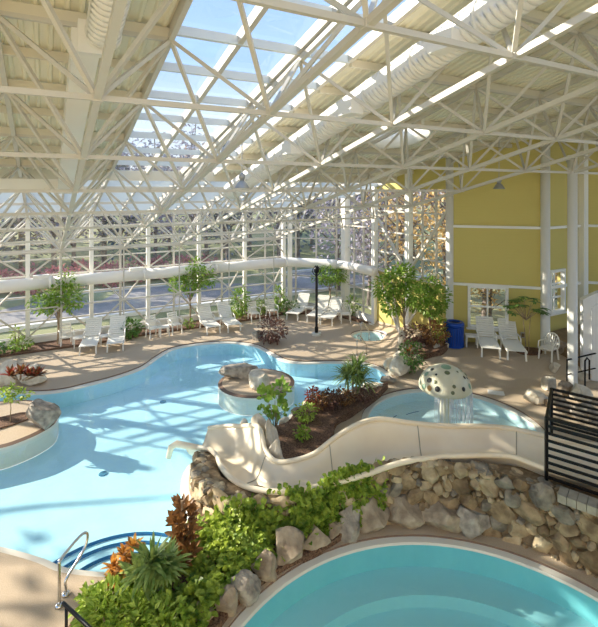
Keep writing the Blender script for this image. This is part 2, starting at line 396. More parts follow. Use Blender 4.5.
for i, (lb, x, y, w, h, m) in enumerate([
 ('small rounded rock left of the plum shrub by the far pool edge', 258, 341, 12, 12, 'rockgrey'), ('smaller rock touching the plum shrub by the far pool edge', 268, 341, 10, 8, 'rock'),
 ('pale rock left under the red bromeliads', 6, 385, 28, 22, 'rockpale'), ('pale rock right under the red bromeliads', 29, 385, 27, 20, 'rockpale'), ('small stone in front of the red bromeliads', 18, 378, 13, 12, 'rockpale'),
 ('tall pale rock at the pool corner of the tree planter', 398, 377, 22, 19, 'rockpale'), ('upright pale rock at the left end of the tree planter', 403, 352, 8, 21, 'rockpale'), ('pale chunky rock stacked above the pool corner', 394, 371, 17, 14, 'rockpale'), ('pale rock under the orange bromeliad', 403, 367, 17, 15, 'rockpale'), ('pale rock higher up the tree planter edge', 409, 357, 14, 13, 'rockpale'),
 ('flat rock lying on the pool corner', 389, 384, 16, 7, 'rockgrey'),
 ('pale flat rock at the pool edge beside the fan-leaved palm', 380, 391, 18, 8, 'rockpale'), ('small rock in the tree planter beside the flowers', 418, 362, 11, 8, 'rockpale'), ('low rock in front of the tree planter', 424, 352, 13, 9, 'rockpale'),
 ('round pale rock at the right end of the tree planter', 438, 352, 12, 9, 'rockpale'), ('small rock near the blue bin', 446, 350, 8, 7, 'rockpale'),
 ('long pale rock slab left of the black railing', 537, 404, 22, 14, 'rockpale'), ('upper rock of the pile behind the black railing', 552, 391, 18, 13, 'rockpale'), ('tall rock in the pile behind the black railing', 566, 398, 17, 18, 'rock'),
 ('right rock of the pile behind the black railing', 585, 402, 22, 18, 'rockpale'), ('front rock of the pile behind the black railing', 560, 410, 22, 12, 'rock'), ('lowest rock behind the black railing', 586, 421, 26, 16, 'rockgrey'),
 ('rough rock block behind the white armchair', 562, 354, 14, 17, 'rock'), ('low rock right of the white armchair', 556, 362, 12, 9, 'rockpale'), ('rock at the foot of the thick white column', 584, 372, 16, 12, 'rockpale')]):
    rock_px(lb, x, y, w, h, m, .8, 60 + i)
# stones edging the far planter by the main pool
for i, (x, y, w, h) in enumerate([(332, 402, 12, 8), (345, 398, 12, 7), (358, 396, 13, 8), (369, 392, 12, 8), (320, 402, 11, 8), (308, 409, 12, 8), (297, 418, 12, 9), (286, 428, 13, 9)]):
    rock_px('edging stone between pool and bark mulch, %s' % ['between the palm and the bronze shrub', 'just left of the palm trunk', 'just right of the palm trunk', 'at the right end of the mulch', 'below the bronze shrub', 'left of the bronze shrub', 'right of the big-leaved plant', 'at the foot of the big-leaved plant'][i], x, y, w, h, 'rockpale' if i % 2 else 'rock', .8, 120 + i, 'planter edging stones', z=0)

# ------------------------------------------------------------------ stone wall with the slide on top
WP = [(6.3, 7.0, 1.14), (5.3, 7.85, 1.14), (4.6, 8.4, 1.17), (3.8, 8.9, 1.22), (2.9, 9.2, 1.22), (1.9, 9.3, 1.15), (1.0, 9.1, .95), (.1, 8.85, .8), (-.7, 8.85, .74), (-1.45, 9.0, .7), (-2.02, 9.45, .64), (-2.28, 10.1, .57), (-2.4, 10.8, .44), (-2.5, 11.2, .2)]
def spline(P, n=8):
    o = []; N = len(P)
    for i in range(N - 1):
        a, b, c, d = P[max(i - 1, 0)], P[i], P[i + 1], P[min(i + 2, N - 1)]
        for k in range(n):
            t = k / n; o.append(tuple(.5 * (2 * b[j] + (c[j] - a[j]) * t + (2 * a[j] - 5 * b[j] + 4 * c[j] - d[j]) * t * t + (3 * b[j] - a[j] - 3 * c[j] + d[j]) * t ** 3) for j in range(len(b))))
    o.append(tuple(P[-1])); return o
wl = spline(WP, 8)
sw = thing('stone_wall', 'rubble stone retaining wall curving under the cream slide behind the foreground pool', 'wall', (2, 9.3, -.2), world=True)
core = MB(); n = len(wl); vs = []
nrm = []
for i, p in enumerate(wl):
    a = V(wl[max(i - 1, 0)][:2]); b_ = V(wl[min(i + 1, n - 1)][:2]); t = (b_ - a).normalized(); nrm.append(V((-t.y, t.x)))    # face normal, towards the viewer
for (x, y, z), nn in zip(wl, nrm):
    vs += [(x, y, -.2), (x - nn.x * .05, y - nn.y * .05, z), (x - nn.x * (.16 + .45 * sm((x - 3.2) / 1.2) + .32 * sm((-x - .3) / .6)), y - nn.y * (.16 + .45 * sm((x - 3.2) / 1.2) + .32 * sm((-x - .3) / .6)), z - .06), (x - nn.x * .16, y - nn.y * .16, -.2)]
core.add(vs, [(4 * i + k, 4 * i + (k + 1) % 4, 4 * i + 4 + (k + 1) % 4, 4 * i + 4 + k) for i in range(n - 1) for k in range(4)])
obj('mortar_core', core, M['mortar'], sw)
stones = MB(); pts = []; stone_ids = []
cum = [0]
for i in range(1, n): cum.append(cum[-1] + (V(wl[i][:2]) - V(wl[i - 1][:2])).length)
rg = random.Random(11)
tries = 0
while tries < 9000:
    tries += 1
    L = rg.uniform(0, cum[-1]); zz = rg.uniform(-.02, 1.0); r = rg.choice([.24, .21, .19, .16]) if tries < 1200 else (rg.uniform(.1, .14) if tries < 3500 else rg.uniform(.05, .08))
    i = next((k for k in range(1, n) if cum[k] >= L), n - 1); f = (L - cum[i - 1]) / max(1e-6, cum[i] - cum[i - 1])
    zt = wl[i][2]
    z = zz * zt
    if z > zt - r * .55: z = zt - r * .55
    if all(((L - a) / 1.12) ** 2 + (z - b_) ** 2 > (.72 * (r + c)) ** 2 for a, b_, c in pts):
        pts.append((L, z, r))
        x = wl[i - 1][0] + (wl[i][0] - wl[i - 1][0]) * f; y = wl[i - 1][1] + (wl[i][1] - wl[i - 1][1]) * f; nn = nrm[i]
        c = V((x + nn.x * .0, y + nn.y * .0, z))
        m_ = rock_mb((0, 0, 0), r * rg.uniform(1.15, 1.4), .13, r * rg.uniform(.95, 1.15), 0, 2, 10, rg.randrange(99999))
        ang = atan2(nn.y, nn.x) + pi / 2
        m_.xf(Matrix.Translation(c) @ Matrix.Rotation(ang, 4, 'Z') @ Matrix.Rotation(rg.uniform(-.5, .5), 4, 'Y'))
        stones.add(m_.v, m_.f); stone_ids += [rg.choice((0, 0, 1, 1, 2, 3))] * len(m_.f)
for _ in range(150):
    i = rg.randrange(n); x, y, z = wl[i]; nn = nrm[i]; of = .7 * rg.uniform(.0, .16 + .42 * sm((x - 3.2) / 1.2) + .32 * sm((-x - .3) / .6)); r = rg.uniform(.08, .14)
    if x > 4.7: continue
    m_ = rock_mb((x - nn.x * of, y - nn.y * of, z - .04 - .05 * of), r * 1.3, r * 1.1, r * .6, rg.uniform(0, 3), 2, 9, rg.randrange(99999)); stones.add(m_.v, m_.f); stone_ids += [rg.choice((0, 1, 1, 2))] * len(m_.f)
obj_st = obj('stone_facing', stones, [M['stone%d' % k] for k in range(4)], sw)
for pg, k in zip(obj_st.data.polygons, stone_ids): pg.material_index = k
# coping tiles on the right end, under the railing
ta_, tb_ = V((4.72, 8.3, 0)), V((6.2, 7.12, 0)); td_ = (tb_ - ta_).normalized()
for k in range(12):
    p = ta_ + td_ * (.07 + k * .15); c = MB(); c.box((p.x, p.y, 1.19), .14, .3, .14, atan2(td_.y, td_.x)); obj('coping_tile', c, M['cap'], sw)

# slide: open U trough along a path  (x, y, rim z, half width, extra bank on the far side, depth)
SP = [(7.6, 8.1, 1.4, .7, .0, .45), (6.5, 8.65, 1.38, .72, .0, .45), (5.35, 9.15, 1.36, .68, .0, .45), (4.45, 9.72, 1.35, .57, .02, .45), (3.3, 9.85, 1.3, .55, .04, .45), (2.5, 9.85, 1.25, .57, .16, .46), (1.8, 9.78, 1.17, .58, .34, .46), (1.1, 9.58, 1.06, .56, .26, .46), (.4, 9.4, .95, .5, .04, .42), (-.3, 9.36, .85, .5, .0, .4),
      (-.85, 9.6, .77, .5, .02, .4), (-1.22, 10.1, .7, .5, .16, .4), (-1.45, 10.75, .62, .52, .40, .42), (-1.9, 11.4, .47, .5, .16, .42), (-2.65, 11.85, .32, .47, .0, .34)]
sp = spline(SP, 7)
sl = thing('water_slide', 'cream fibreglass water slide winding along the stone wall into the swimming pool', 'slide', (0, 9.5, 0), world=True)
trough = MB(); rims = [[], []]; N = len(sp); prof = 13; th = .05
rows = []
for i, (x, y, zr, hw, bk, dp) in enumerate(sp):
    a = V(sp[max(i - 1, 0)][:2]); b_ = V(sp[min(i + 1, N - 1)][:2]); t = (b_ - a).normalized(); nx, ny = t.y, -t.x      # to the right of travel = far side
    inner = []; outer = []
    for k in range(prof):
        u = k / (prof - 1) * 2 - 1; e = abs(u)
        ht = dp + (bk if u > 0 else 0)
        z = zr - dp + ht * (sm((e - .25) / .75) ** 1.1)
        w_ = hw * (math.copysign(min(1, e ** .75), u))
        inner.append(V((x + nx * w_, y + ny * w_, z)))
        w2 = w_ + math.copysign(th, u) * e; outer.append(V((x + nx * w2, y + ny * w2, z - th * (1.2 - e))))
    rows.append(inner + outer[::-1]); rims[0].append(inner[0]); rims[1].append(inner[-1])
vs = [p for r_ in rows for p in r_]; K = 2 * prof
trough.add(vs, [(i * K + k, i * K + (k + 1) % K, (i + 1) * K + (k + 1) % K, (i + 1) * K + k) for i in range(N - 1) for k in range(K)] + [tuple(range(K)), tuple((N - 1) * K + k for k in range(K))[::-1]])
obj('trough', trough, M['slide'], sl, True)
for r_, nm in ((rims[0], 'near'), (rims[1], 'far')):
    c = MB(); c.tube([p + V((0, 0, .0)) for p in r_], .055, 8); obj('rim', c, M['slide'], sl, True)
for i in (20, 33, 52, 75):
    j = MB(); pts = [p + V((0, 0, .006)) for p in rows[i][:prof]]; j.tube(pts, .012, 5); obj('joint_seam', j, M['cap'], sl)
# drooping lip at the mouth of the slide
lip = MB(); p = rims[0][-1]; q_ = rims[0][-5]; lip.tube([q_, p, p + V((-.2, .06, .0)), p + V((-.34, .06, -.08)), p + V((-.40, .04, -.34))], [.06, .08, .085, .08, .07], 10); obj('mouth_lip', lip, M['slide'], sl, True)
rockback = [(-.5, 10.35, .0, .55, .85), (-.68, 10.9, 0, .55, 1.0), (-1.0, 11.5, -.1, .6, .95), (-.3, 9.98, 0, .5, .7), (-1.5, 11.95, -.2, .55, .7)]
for i, (x, y, z, w_, h_) in enumerate(rockback):
    boulder('rough tan rock propping the back of the slide mouth, %s' % ['middle of the stack', 'behind the high rim', 'topmost above the water', 'beside the dark mulch', 'lowest at the water'][i], (x, y, z), w_, .42, h_ + .25, rg.uniform(0, 3), 'rockpale', 300 + i, 'rocks behind the slide mouth')

# ------------------------------------------------------------------ planters of soil
def bed(name, label, loop, z, lip=.25, amp=.05, cat='planting bed', step=.3):
    loop = ccw(loop); xs = [p.x for p in loop]; ys = [p.y for p in loop]; ex = []; i1 = inset(loop, .15)
    x = min(xs)
    while x < max(xs):
        y = min(ys)
        while y < max(ys):
            if pip((x, y), i1): ex.append((x + ru(-.08, .08), y + ru(-.08, .08)))
            y += step
        x += step
    inset_set = lambda x, y: z + amp * noise.noise(V((x * 1.5, y * 1.5, 3))) + zdeck(x, y)
    mb = fill(loop, (), ex, inset_set)
    skirt(mb, loop, 0, -lip, inset_set, True)
    o = obj(name, mb, M['soil']); tag(o, label, cat); return o
bedA = smooth_loop([G(258, 436, .15), G(286, 424, .15), G(300, 409, .15), G(322, 400, .1), G(347, 396, .1), G(376, 390, .1), G(388, 386, .05), G(380, 395, .05), G(352, 414, .1), G(334, 424, .2), V((.9, 10.3)), V((-.1, 10.0)), V((-.6, 10.1))], 4)
bed('mulch_bed', 'dark bark mulch bed between the slide and the swimming pool', bedA, .2)
bedB = [V((p[0] - .0, p[1] + .1)) for p in wl[36:90]][::-1]
bedB = smooth_loop([G(72, 640, .1), G(80, 612, .1), G(100, 588, .1), G(140, 575, .05), G(166, 560, .05), G(186, 535, 0), G(198, 516, 0), V((-2.2, 9.7)), V((-1.4, 9.2)), V((0, 9.0)), V((1.2, 9.3)), G(352, 530, .05), G(325, 548, .05), G(290, 565, .05), G(260, 584, .05), G(236, 605, .05), G(214, 634, .05), V((-1.7, 6.2))], 3)
bed('ivy_bed', 'raised soil bed under the ivy beside the foreground pool', bedB, .1, .12, .06)
wallbed = [V((W(s, q).x, W(s, q).y)) for s, q in [(-6, 22.9), (-6, 21.75), (-1, 21.8), (2, 21.7), (4.5, 21.9), (7.5, 21.75), (10.2, 21.8), (11.4, 21.9), (13.1, 20.9), (13.6, 19.9), (14.0, 18.6), (14.2, 18.4), (14.25, 20.4), (11.8, 22.9)]]
bed('mulch_border', 'long narrow mulch border along the foot of the glass wall', ccw(wallbed), .08, .1, .03, step=.5)
bedD = smooth_loop([GD(399, 352), GD(412, 343), GD(440, 341), GD(449, 346), GD(444, 353), GD(430, 356), GD(420, 360), GD(412, 366), GD(402, 366), GD(399, 360)], 4)
bed('tree_planter_soil', 'rocky soil planter holding the two trees beside the yellow wall', bedD, .2, .25, .05)
p_ = GD(527, 349.5); bed('wall_planter_soil', 'small soil patch under the umbrella-leaved plant at the yellow wall', circle(p_.x, p_.y - .12, .5, 24, .55), .04, .1, .02)
penbed = smooth_loop([G(-30, 426, .03), G(0, 418, .03), G(24, 413, .03), G(30, 418, .03), G(10, 426, .03), G(-30, 436, .03)], 4)
bed('peninsula_soil', 'strip of pebbly soil behind the boulder on the left peninsula', penbed, .06, .04, .02)

# ------------------------------------------------------------------ plants
def leaf(mb, c, d, up, L, Wd, fold=.25):
    d = d.normalized(); x = d.cross(up)
    if x.length < 1e-3: x = V((1, 0, 0))
    x.normalize(); n = x.cross(d)
    p = [c, c + d * L * .4 + x * Wd / 2 + n * fold * Wd, c + d * L * .75 + x * Wd * .32 + n * fold * Wd * .6, c + d * L, c + d * L * .75 - x * Wd * .32 + n * fold * Wd * .6, c + d * L * .4 - x * Wd / 2 + n * fold * Wd, c + d * L * .5 ]
    mb.add(p, [(0, 1, 6), (1, 2, 6), (2, 3, 6), (3, 4, 6), (4, 5, 6), (5, 0, 6)])
def strap(mb, c, d, L, Wd, droop=.6, n=5):
    d = V(d).normalized(); x = d.cross(V((0, 0, 1)))
    if x.length < 1e-3: x = V((1, 0, 0))
    x.normalize(); p = V(c); dd = d.copy(); vs = []
    for i in range(n + 1):
        w = Wd * (sin(pi * min(.97, .12 + .88 * i / n)) ** .6) * .5 if i < n else .002
        vs += [p + x * w, p - x * w]; p = p + dd * (L / n); dd = (dd + V((0, 0, -droop / n))).normalized()
    mb.add(vs, [(2 * i, 2 * i + 1, 2 * i + 3, 2 * i + 2) for i in range(n)])
def rdir(zlo=-1):
    while True:
        p = V((ru(-1, 1), ru(-1, 1), ru(-1, 1)))
        if .1 < p.length < 1 and p.normalized().z > zlo: return p.normalized()
def foliage(mb, c, rx, ry, rz, n, L, Wd=None, inner=.45, zlo=-1):
    c = V(c)
    for _ in range(n):
        d = rdir(zlo); r = inner + (1 - inner) * rnd() ** .6; k = 1 + .3 * noise.noise(d * 2.2 + c)
        p = c + V((d.x * rx, d.y * ry, d.z * rz)) * r * k; s = ru(.7, 1.3)
        leaf(mb, p, (d + V((ru(-.8, .8), ru(-.8, .8), ru(-.9, .4)))), V((ru(-.4, .4), ru(-.4, .4), 1)), L * s, (Wd or L * .55) * s)
def shrub(name, label, p, r, h, n, L, m, Wd=None, group=None, cat='shrub', stem=True, ry=None):
    t = thing(name, label, cat, p, group=group); f = MB(); foliage(f, (0, 0, h * .55), r, ry or r, h * .5, n, L, Wd, .35)
    obj('foliage', f, M[m], t)
    if stem:
        s_ = MB()
        for k in range(4):
            a = k * 1.6; s_.tube([(0, 0, -.05), (cos(a) * r * .3, sin(a) * r * .3, h * .4), (cos(a) * r * .5, sin(a) * r * .5, h * .8)], [.02, .014, .006], 5)
        obj('stem', s_, M['bark'], t)
    return t
def tree(label, p, blobs, trunk_h, tr, n, L, m='tree', group=None, branches=None, name='potted_tree'):
    t = thing(name, label, 'tree', p, group=group); f = MB(); tot = sum(b[3] ** 2 for b in blobs)
    for (x, y, z, r, rz_) in blobs: foliage(f, (x, y, z), r, r, rz_, int(n * r * r / tot), L, L * .55, .25)
    obj('foliage', f, M[m], t); s_ = MB(); s_.tube([(0, 0, -.1), (.02, .01, trunk_h * .5), (-.02, .02, trunk_h)], [tr, tr * .8, tr * .65], 8)
    obj('trunk', s_, M['bark'], t)
    for (x, y, z, r, rz_) in blobs:
        bm_ = MB(); bm_.tube([(0, 0, trunk_h * .75), (x * .5, y * .5, (trunk_h + z) * .5), (x, y, z + rz_ * .4)], [tr * .5, tr * .35, tr * .12], 6); obj('branch', bm_, M['bark'], t)
    return t
def rosette(name, label, p, n, L, Wd, m, droop=.7, elev=(.3, 1.3), stem=0.0, heads=((0, 0, 0),), m2=None, cat='plant', group=None):
    t = thing(name, label, cat, p, group=group); f = MB(); f2 = MB()
    for hx, hy, hz in heads:
        for k in range(n):
            a = ru(0, 2 * pi); e = ru(*elev)
            strap(f2 if (m2 and rnd() < .35) else f, (hx, hy, hz), (cos(a) * cos(e), sin(a) * cos(e), sin(e)), L * ru(.7, 1.15), Wd * ru(.8, 1.2), droop)
    obj('leaf_crown', f, M[m], t)
    if m2: obj('coloured_leaf', f2, M[m2], t)
    if any(h[2] > .12 for h in heads):
        s_ = MB()
        for hx, hy, hz in heads: s_.tube([(hx * .3, hy * .3, -.05), (hx * .8, hy * .8, hz * .6), (hx, hy, hz + .03)], [.035, .028, .022], 7)
        obj('stem', s_, M['bark'], t)
    return t
# trees along the glass wall
def wp(px, q, z=.1):
    s = math.tan(math.atan((px - CX) / F) + TH) * q; return W(s, q, z)
tree('leafy indoor tree at the far left of the glass wall behind the white armchair', wp(58, 22.3), [(-.55, 0, 1.75, .62, .5), (.3, .05, 2.1, .6, .62), (.62, 0, 1.9, .5, .55), (.35, 0, 2.75, .32, .5), (-.15, 0, 2.0, .5, .5)], 1.35, .06, 1100, .16)
tree('leafy indoor tree at the middle of the glass wall left of the white loungers', wp(190, 22.3), [(-.6, 0, 2.0, .5, .5), (.25, .05, 2.2, .62, .62), (.8, 0, 2.3, .5, .5), (.3, 0, 2.9, .35, .45), (-.1, 0, 2.1, .55, .6)], 1.5, .05, 1100, .16)
tree('round headed indoor tree behind the loungers in the glass corner', wp(330, 20.7, .1), [(0, 0, 2.05, .75, .55), (-.5, 0, 2.0, .5, .5), (.45, 0, 2.0, .5, .45)], 1.5, .045, 1000, .14)
p = GD(404, 346); tree('taller of the two planter trees, left one with three white stems', p, [(-.75, .1, 2.45, .55, .6), (-.2, 0, 2.75, .6, .65), (.35, 0, 2.1, .55, .6), (-.5, 0, 1.75, .5, .45), (.1, 0, 3.0, .4, .4)], 1.5, .06, 1500, .17)
p = GD(430, 348); tree('shorter planter tree, right one beside the blue bin', p, [(-.35, 0, 2.0, .55, .5), (.3, 0, 2.0, .52, .5), (0, 0, 2.45, .4, .4), (.1, 0, 1.6, .5, .4)], 1.2, .04, 1100, .15)
p = G(10, 422, .05); tree('thin young tree on the left peninsula behind the boulder', p, [(-.1, 0, .82, .32, .12), (.25, 0, .75, .3, .1), (.05, 0, .95, .22, .1)], .8, .015, 170, .12, 'lime')
# shrubs along the border
for i, (px, q, r, h, n_, L, m, lb) in enumerate([
 (129, 21.95, .55, .62, 260, .2, 'deep', 'broad leaved dark shrub beside the left pair of loungers'), (20, 22.1, .45, .5, 200, .13, 'tree', 'low bright green shrub at the left end of the mulch border'), (-4, 22.0, .4, .45, 160, .13, 'deep', 'low dark shrub cut by the left edge of the picture'),
 (241, 22.2, .5, 1.6, 420, .16, 'tree', 'tall leafy shrub right of the middle loungers'), (232, 21.9, .35, .5, 120, .13, 'lime', 'small shrub tucked behind the middle loungers'), (262, 22.3, .38, .8, 180, .15, 'strap', 'upright green plant between the two white chairs'),
 (279, 22.1, .32, 1.5, 220, .15, 'tree', 'slender tall shrub at the glass corner column'), (288, 21.9, .7, .55, 300, .14, 'deep', 'dark spreading shrub at the foot of the corner column'), (352, 20.0, .45, .9, 240, .14, 'tree', 'bright bushy shrub behind the white chair near the hot tub'),
 (189, 21.9, .3, .35, 90, .12, 'tree', 'tiny low plant at the foot of the middle tree'), (17, 22.3, .25, 1.0, 60, .12, 'lime', 'thin upright sapling at the far left glass')]):
    p = wp(px, q, .08); shrub('border_shrub', lb, p, r, h, n_, L, m)
p = G(273, 343); shrub('plum_shrub', 'dark plum leaved shrub at the far pool edge', p, .62, 1.05, 520, .13, 'plum')
p = G(20, 379, .5); rosette('bromeliad', 'red bromeliads growing among the pale rocks at far left', p, 34, .36, .09, 'bronze', .5, (.3, 1.4), heads=((-.3, 0, .1), (0, .05, .15), (.3, 0, .1), (.5, .1, .05)), m2='red')
p = GD(412, 373); shrub('flowering_plant', 'dark leaved flowering plant on the rocks at the pool corner', V((p.x + .0, p.y, p.z + .1)), .45, 1.0, 420, .11, 'deep')
p = GD(409, 362); rosette('bromeliad', 'orange bromeliad on the rocks above the pool corner', V((p.x, p.y, p.z + .35)), 22, .3, .07, 'red', .6, m2='orange')
p = GD(418, 350); shrub('planter_shrub', 'plum and green shrub under the left planter tree', V((p.x, p.y, p.z + .2)), .6, .75, 380, .13, 'plum')
p = GD(436, 350); shrub('planter_shrub', 'mottled shrub under the right planter tree', V((p.x, p.y, p.z + .2)), .5, .8, 340, .13, 'bronze')
p = GD(440, 346); shrub('planter_shrub', 'light green shrub against the low yellow wall', V((p.x, p.y, p.z + .15)), .35, .9, 260, .13, 'lime')
# umbrella plant at the yellow wall
p = GD(526, 352); t = thing('umbrella_plant', 'umbrella leaved plant standing at the yellow wall beside the white armchair', 'plant', p)
f = MB(); s_ = MB(); s_.tube([(0, 0, 0), (-.05, 0, .8), (-.15, 0, 1.5)], [.02, .018, .012], 6); s_.tube([(.1, 0, 0), (.12, 0, .7), (.2, .05, 1.4)], [.018, .015, .01], 6)
for k in range(24):
    d = rdir(-.3); c = V((d.x * .62, d.y * .5, 1.6 + d.z * .5)); s_.tube([(0, 0, 1.2), tuple(c * .6 + V((0, 0, .6))), tuple(c)], [.01, .007, .005], 4)
    for j in range(8):
        a = j * pi / 4 + rnd(); strap(f, c, (cos(a), sin(a), .15), .28, .085, .8, 3)
obj('stem', s_, M['bark'], t); obj('leaf_crown', f, M['deep'], t)
# big-leaved plant in the mulch bed, palm-like plant, bronze shrub
p = G(275, 432, .2); t = thing('rubber_plant', 'big round leaved green plant behind the slide mouth', 'plant', p)
f = MB(); s_ = MB()
for bx, by, bz, k in ((-.25, 0, 1.0, 26), (.15, .05, 1.15, 26), (-.35, .05, .55, 14), (.2, -.05, .55, 16), (0, 0, .85, 16), (.05, 0, .25, 8)):
    s_.tube([(0, 0, -.05), (bx * .4, by * .4, bz * .6), (bx, by, bz)], [.016, .012, .008], 5)
    for j in range(k):
        d = rdir(-.5); leaf(f, V((bx, by, bz)) + d * ru(.03, .17), d + V((0, 0, .35)), V((ru(-.5, .5), -.6, .8)), ru(.15, .23), ru(.1, .15), .12)
obj('stem', s_, M['bark'], t); obj('foliage', f, M['tree'], t)
p = G(352, 402, .15); rosette('dracaena', 'fan-leaved palm on two thin trunks at the edge of the swimming pool', p, 85, .6, .04, 'strap', 1.3, (.1, 1.45), heads=((-.16, 0, .72), (.2, .05, 1.0), (.02, -.1, .85), (.3, 0, .62)))
for x, y, r, h, m, lb in [(318, 408, .35, .45, 'bronze', 'bronze leaved shrub in the mulch bed by the pool'), (330, 407, .4, .4, 'plum', 'plum leaved shrub left of the palm'), (343, 404, .35, .38, 'bronze', 'low bronze shrub at the palm foot'), (365, 400, .35, .35, 'plum', 'low dark shrub right of the palm'), (306, 420, .3, .4, 'lime', 'yellow green sprig in the mulch bed'), (303, 438, .2, .22, 'lime', 'small lime sprig beside the big-leaved plant'), (313, 405, .22, .5, 'red', 'reddish upright plant at the left end of the bronze shrubs')]:
    p = G(x, y, .2); shrub('bed_shrub', lb, p, r, h, int(700 * r), .1, m)
# foreground: croton, bronze plant, dragon plant, lime cover
p = G(183, 566, .12); t = thing('bronze_plant', 'tall bronze leaved plant at the pool edge left of the ivy', 'plant', p); f = MB(); s_ = MB(); s_.tube([(0, 0, -.1), (.02, 0, .6), (-.02, 0, 1.15)], [.04, .035, .02], 8)
for hx, hy, hz in ((0, 0, 1.02), (.06, .02, .86), (-.08, .0, .78), (.08, -.04, .66), (-.06, -.05, .56), (.04, .05, .46), (-.1, -.08, .36), (.1, -.1, .3), (0, -.1, .16)):
    for j in range(20):
        a = ru(0, 2 * pi); e = ru(.0, 1.35); leaf(f, V((hx, hy, hz)) + V((cos(a) * .05, sin(a) * .05, 0)), V((cos(a) * cos(e), sin(a) * cos(e), sin(e))), V((ru(-.3, .3), -.5, 1)), ru(.17, .25), ru(.08, .12), .15)
obj('stem', s_, M['bark'], t); obj('leaf_crown', f, M['bronze'], t)
p = G(152, 602, .12); rosette('dragon_plant', 'green strap leaved plant with bushy crown in front of the bronze plant', p, 75, .42, .06, 'strap', .8, (-.2, 1.4), heads=((0, 0, .62), (-.18, -.05, .45), (.18, .05, .5)))
p = G(118, 594, .12); rosette('croton', 'orange and yellow croton at the pool steps', p, 34, .2, .06, 'orange', .6, (.0, 1.4), heads=((-.12, .1, .35), (.05, .15, .5), (.18, .2, .62), (.1, 0, .4), (-.05, -.05, .25)), m2='bronze')
def cover(name, label, pts_fn, n, L, m, kind='stuff', cat='ground cover'):
    f = MB()
    for _ in range(n):
        c, nr = pts_fn(); leaf(f, c, V((ru(-1, 1), ru(-1, 1), ru(-.6, .4))) + nr * .35, nr + V((ru(-.5, .5), ru(-.5, .5), ru(-.2, .5))), L * ru(.6, 1.3), L * ru(.6, 1.0), .12)
    o = obj(name, f, M[m]); o['kind'] = kind; o['label'] = label; o['category'] = cat; return o
def on_wall():
    while True:
        L = ru(3.2, 9.6); i = next((k for k in range(1, n) if cum[k] >= L), n - 1); x, y, z = wl[i]; nn = nrm[i]
        zz = (z + .22 * sm((x + .9) / .5)) * rnd() + .05
        dens = sm((1.9 - x) / 1.0) * sm((x + 1.5) / .5) * (.35 + .65 * sm((x + 1.2) / 1.2))
        k = noise.noise(V((x * 1.6, zz * 1.8, 4))) + .55
        hi = zz / z
        if rnd() < dens * (k if k > .33 else k * .3) * (1.15 - .45 * hi):
            of = ru(.1, .32) * (1.3 - hi * .6) * (1 - .55 * sm((x - .1) / .6))
            return V((x + nn.x * of, y + nn.y * of, zz)), V((nn.x, nn.y, .5)).normalized()
bedBl = ccw(inset(ccw(bedB), .12))
def on_bed():
    while True:
        x, y = ru(-4, 1.4), ru(5.6, 9.4)
        if x < -1.45 and y > 9.0: continue
        if pip((x, y), bedBl):
            k = noise.noise(V((x * 1.3, y * 1.3, 9)))
            back = sm((y - 7.0) / 2.0)
            k2 = noise.noise(V((x * 3.2, y * 3.2, 2)))
            if k2 + k * .5 < -.32 and rnd() < .8: continue
            z = .1 + max(.05, (.2 + .22 * back) * (.8 + .9 * k + .9 * k2)) * rnd() ** .45
            return V((x, y, z)), V((0, -.25, 1))
cover('wall_ivy', 'bright green ivy climbing the stone wall below the slide', on_wall, 3400, .12, 'ivy')
cover('ivy_carpet', 'dense green ivy carpet filling the bed beside the foreground pool', on_bed, 5200, .12, 'ivy')
for x, y, r, h, n_, lb in [(108, 628, .42, .45, 420, 'lime green bush at the bottom left of the ivy bed'), (135, 630, .4, .4, 380, 'lime green bush at the bottom of the ivy bed under the strap leaved plant'), (96, 612, .28, .3, 200, 'small lime bush near the pool handrail'), (165, 632, .35, .35, 260, 'low lime bush right of the strap leaved plant')]:
    p = G(x, y, .1); shrub('lime_bush', lb, p, r, h, n_, .12, 'lime')

# ------------------------------------------------------------------ space frame roof
S0, Q0, MD, K_ = .604, 4.07, 2.52, .2453
def zb(q): return 9.54 - K_ * q
def zt(q): return 9.54 + 1.65 - K_ * q
plan_sq = ccw([V(p) for p in PLAN])
def near_in(s, q, e):
    return all(pip((s + dx * e, q + dy * e), plan_sq) for dx, dy in ((1, 0), (-1, 0), (0, 1), (0, -1)))
def nb(c, r): return (S0 + c * MD, Q0 + r * MD)
bot = {}; top = {}
for c in range(-2, 9):
    for r in range(-1, 8):
        s, q = nb(c, r)
        if near_in(s, q, .5): bot[(c, r)] = W(s, q, zb(q))
for c in range(-3, 9):
    for r in range(-1, 8):
        s, q = nb(c + .5, r + .5)
        if near_in(s, q, -.0) and pip((s - .3, q - .3), plan_sq): top[(c, r)] = W(s, q, zt(q))
sf = thing('space_frame', 'white steel space frame of square tubes carrying the sloping roof', 'roof truss', W(6, 10, 6.5), world=True)
def runs(keys):
    keys = sorted(keys); o = []; cur = [keys[0]]
    for k in keys[1:]:
        if k == cur[-1] + 1: cur.append(k)
        else: o.append(cur); cur = [k]
    o.append(cur); return [x for x in o if len(x) > 1]
for r in sorted({k[1] for k in bot}):
    for g in runs([k[0] for k in bot if k[1] == r]):
        m_ = MB(); m_.beam(bot[(g[0], r)], bot[(g[-1], r)], .075, .075); obj('bottom_chord', m_, M['steel'], sf)
for c in sorted({k[0] for k in bot}):
    for g in runs([k[1] for k in bot if k[0] == c]):
        m_ = MB(); m_.beam(bot[(c, g[0])], bot[(c, g[-1])], .095, .095); obj('bottom_chord', m_, M['steel'], sf)
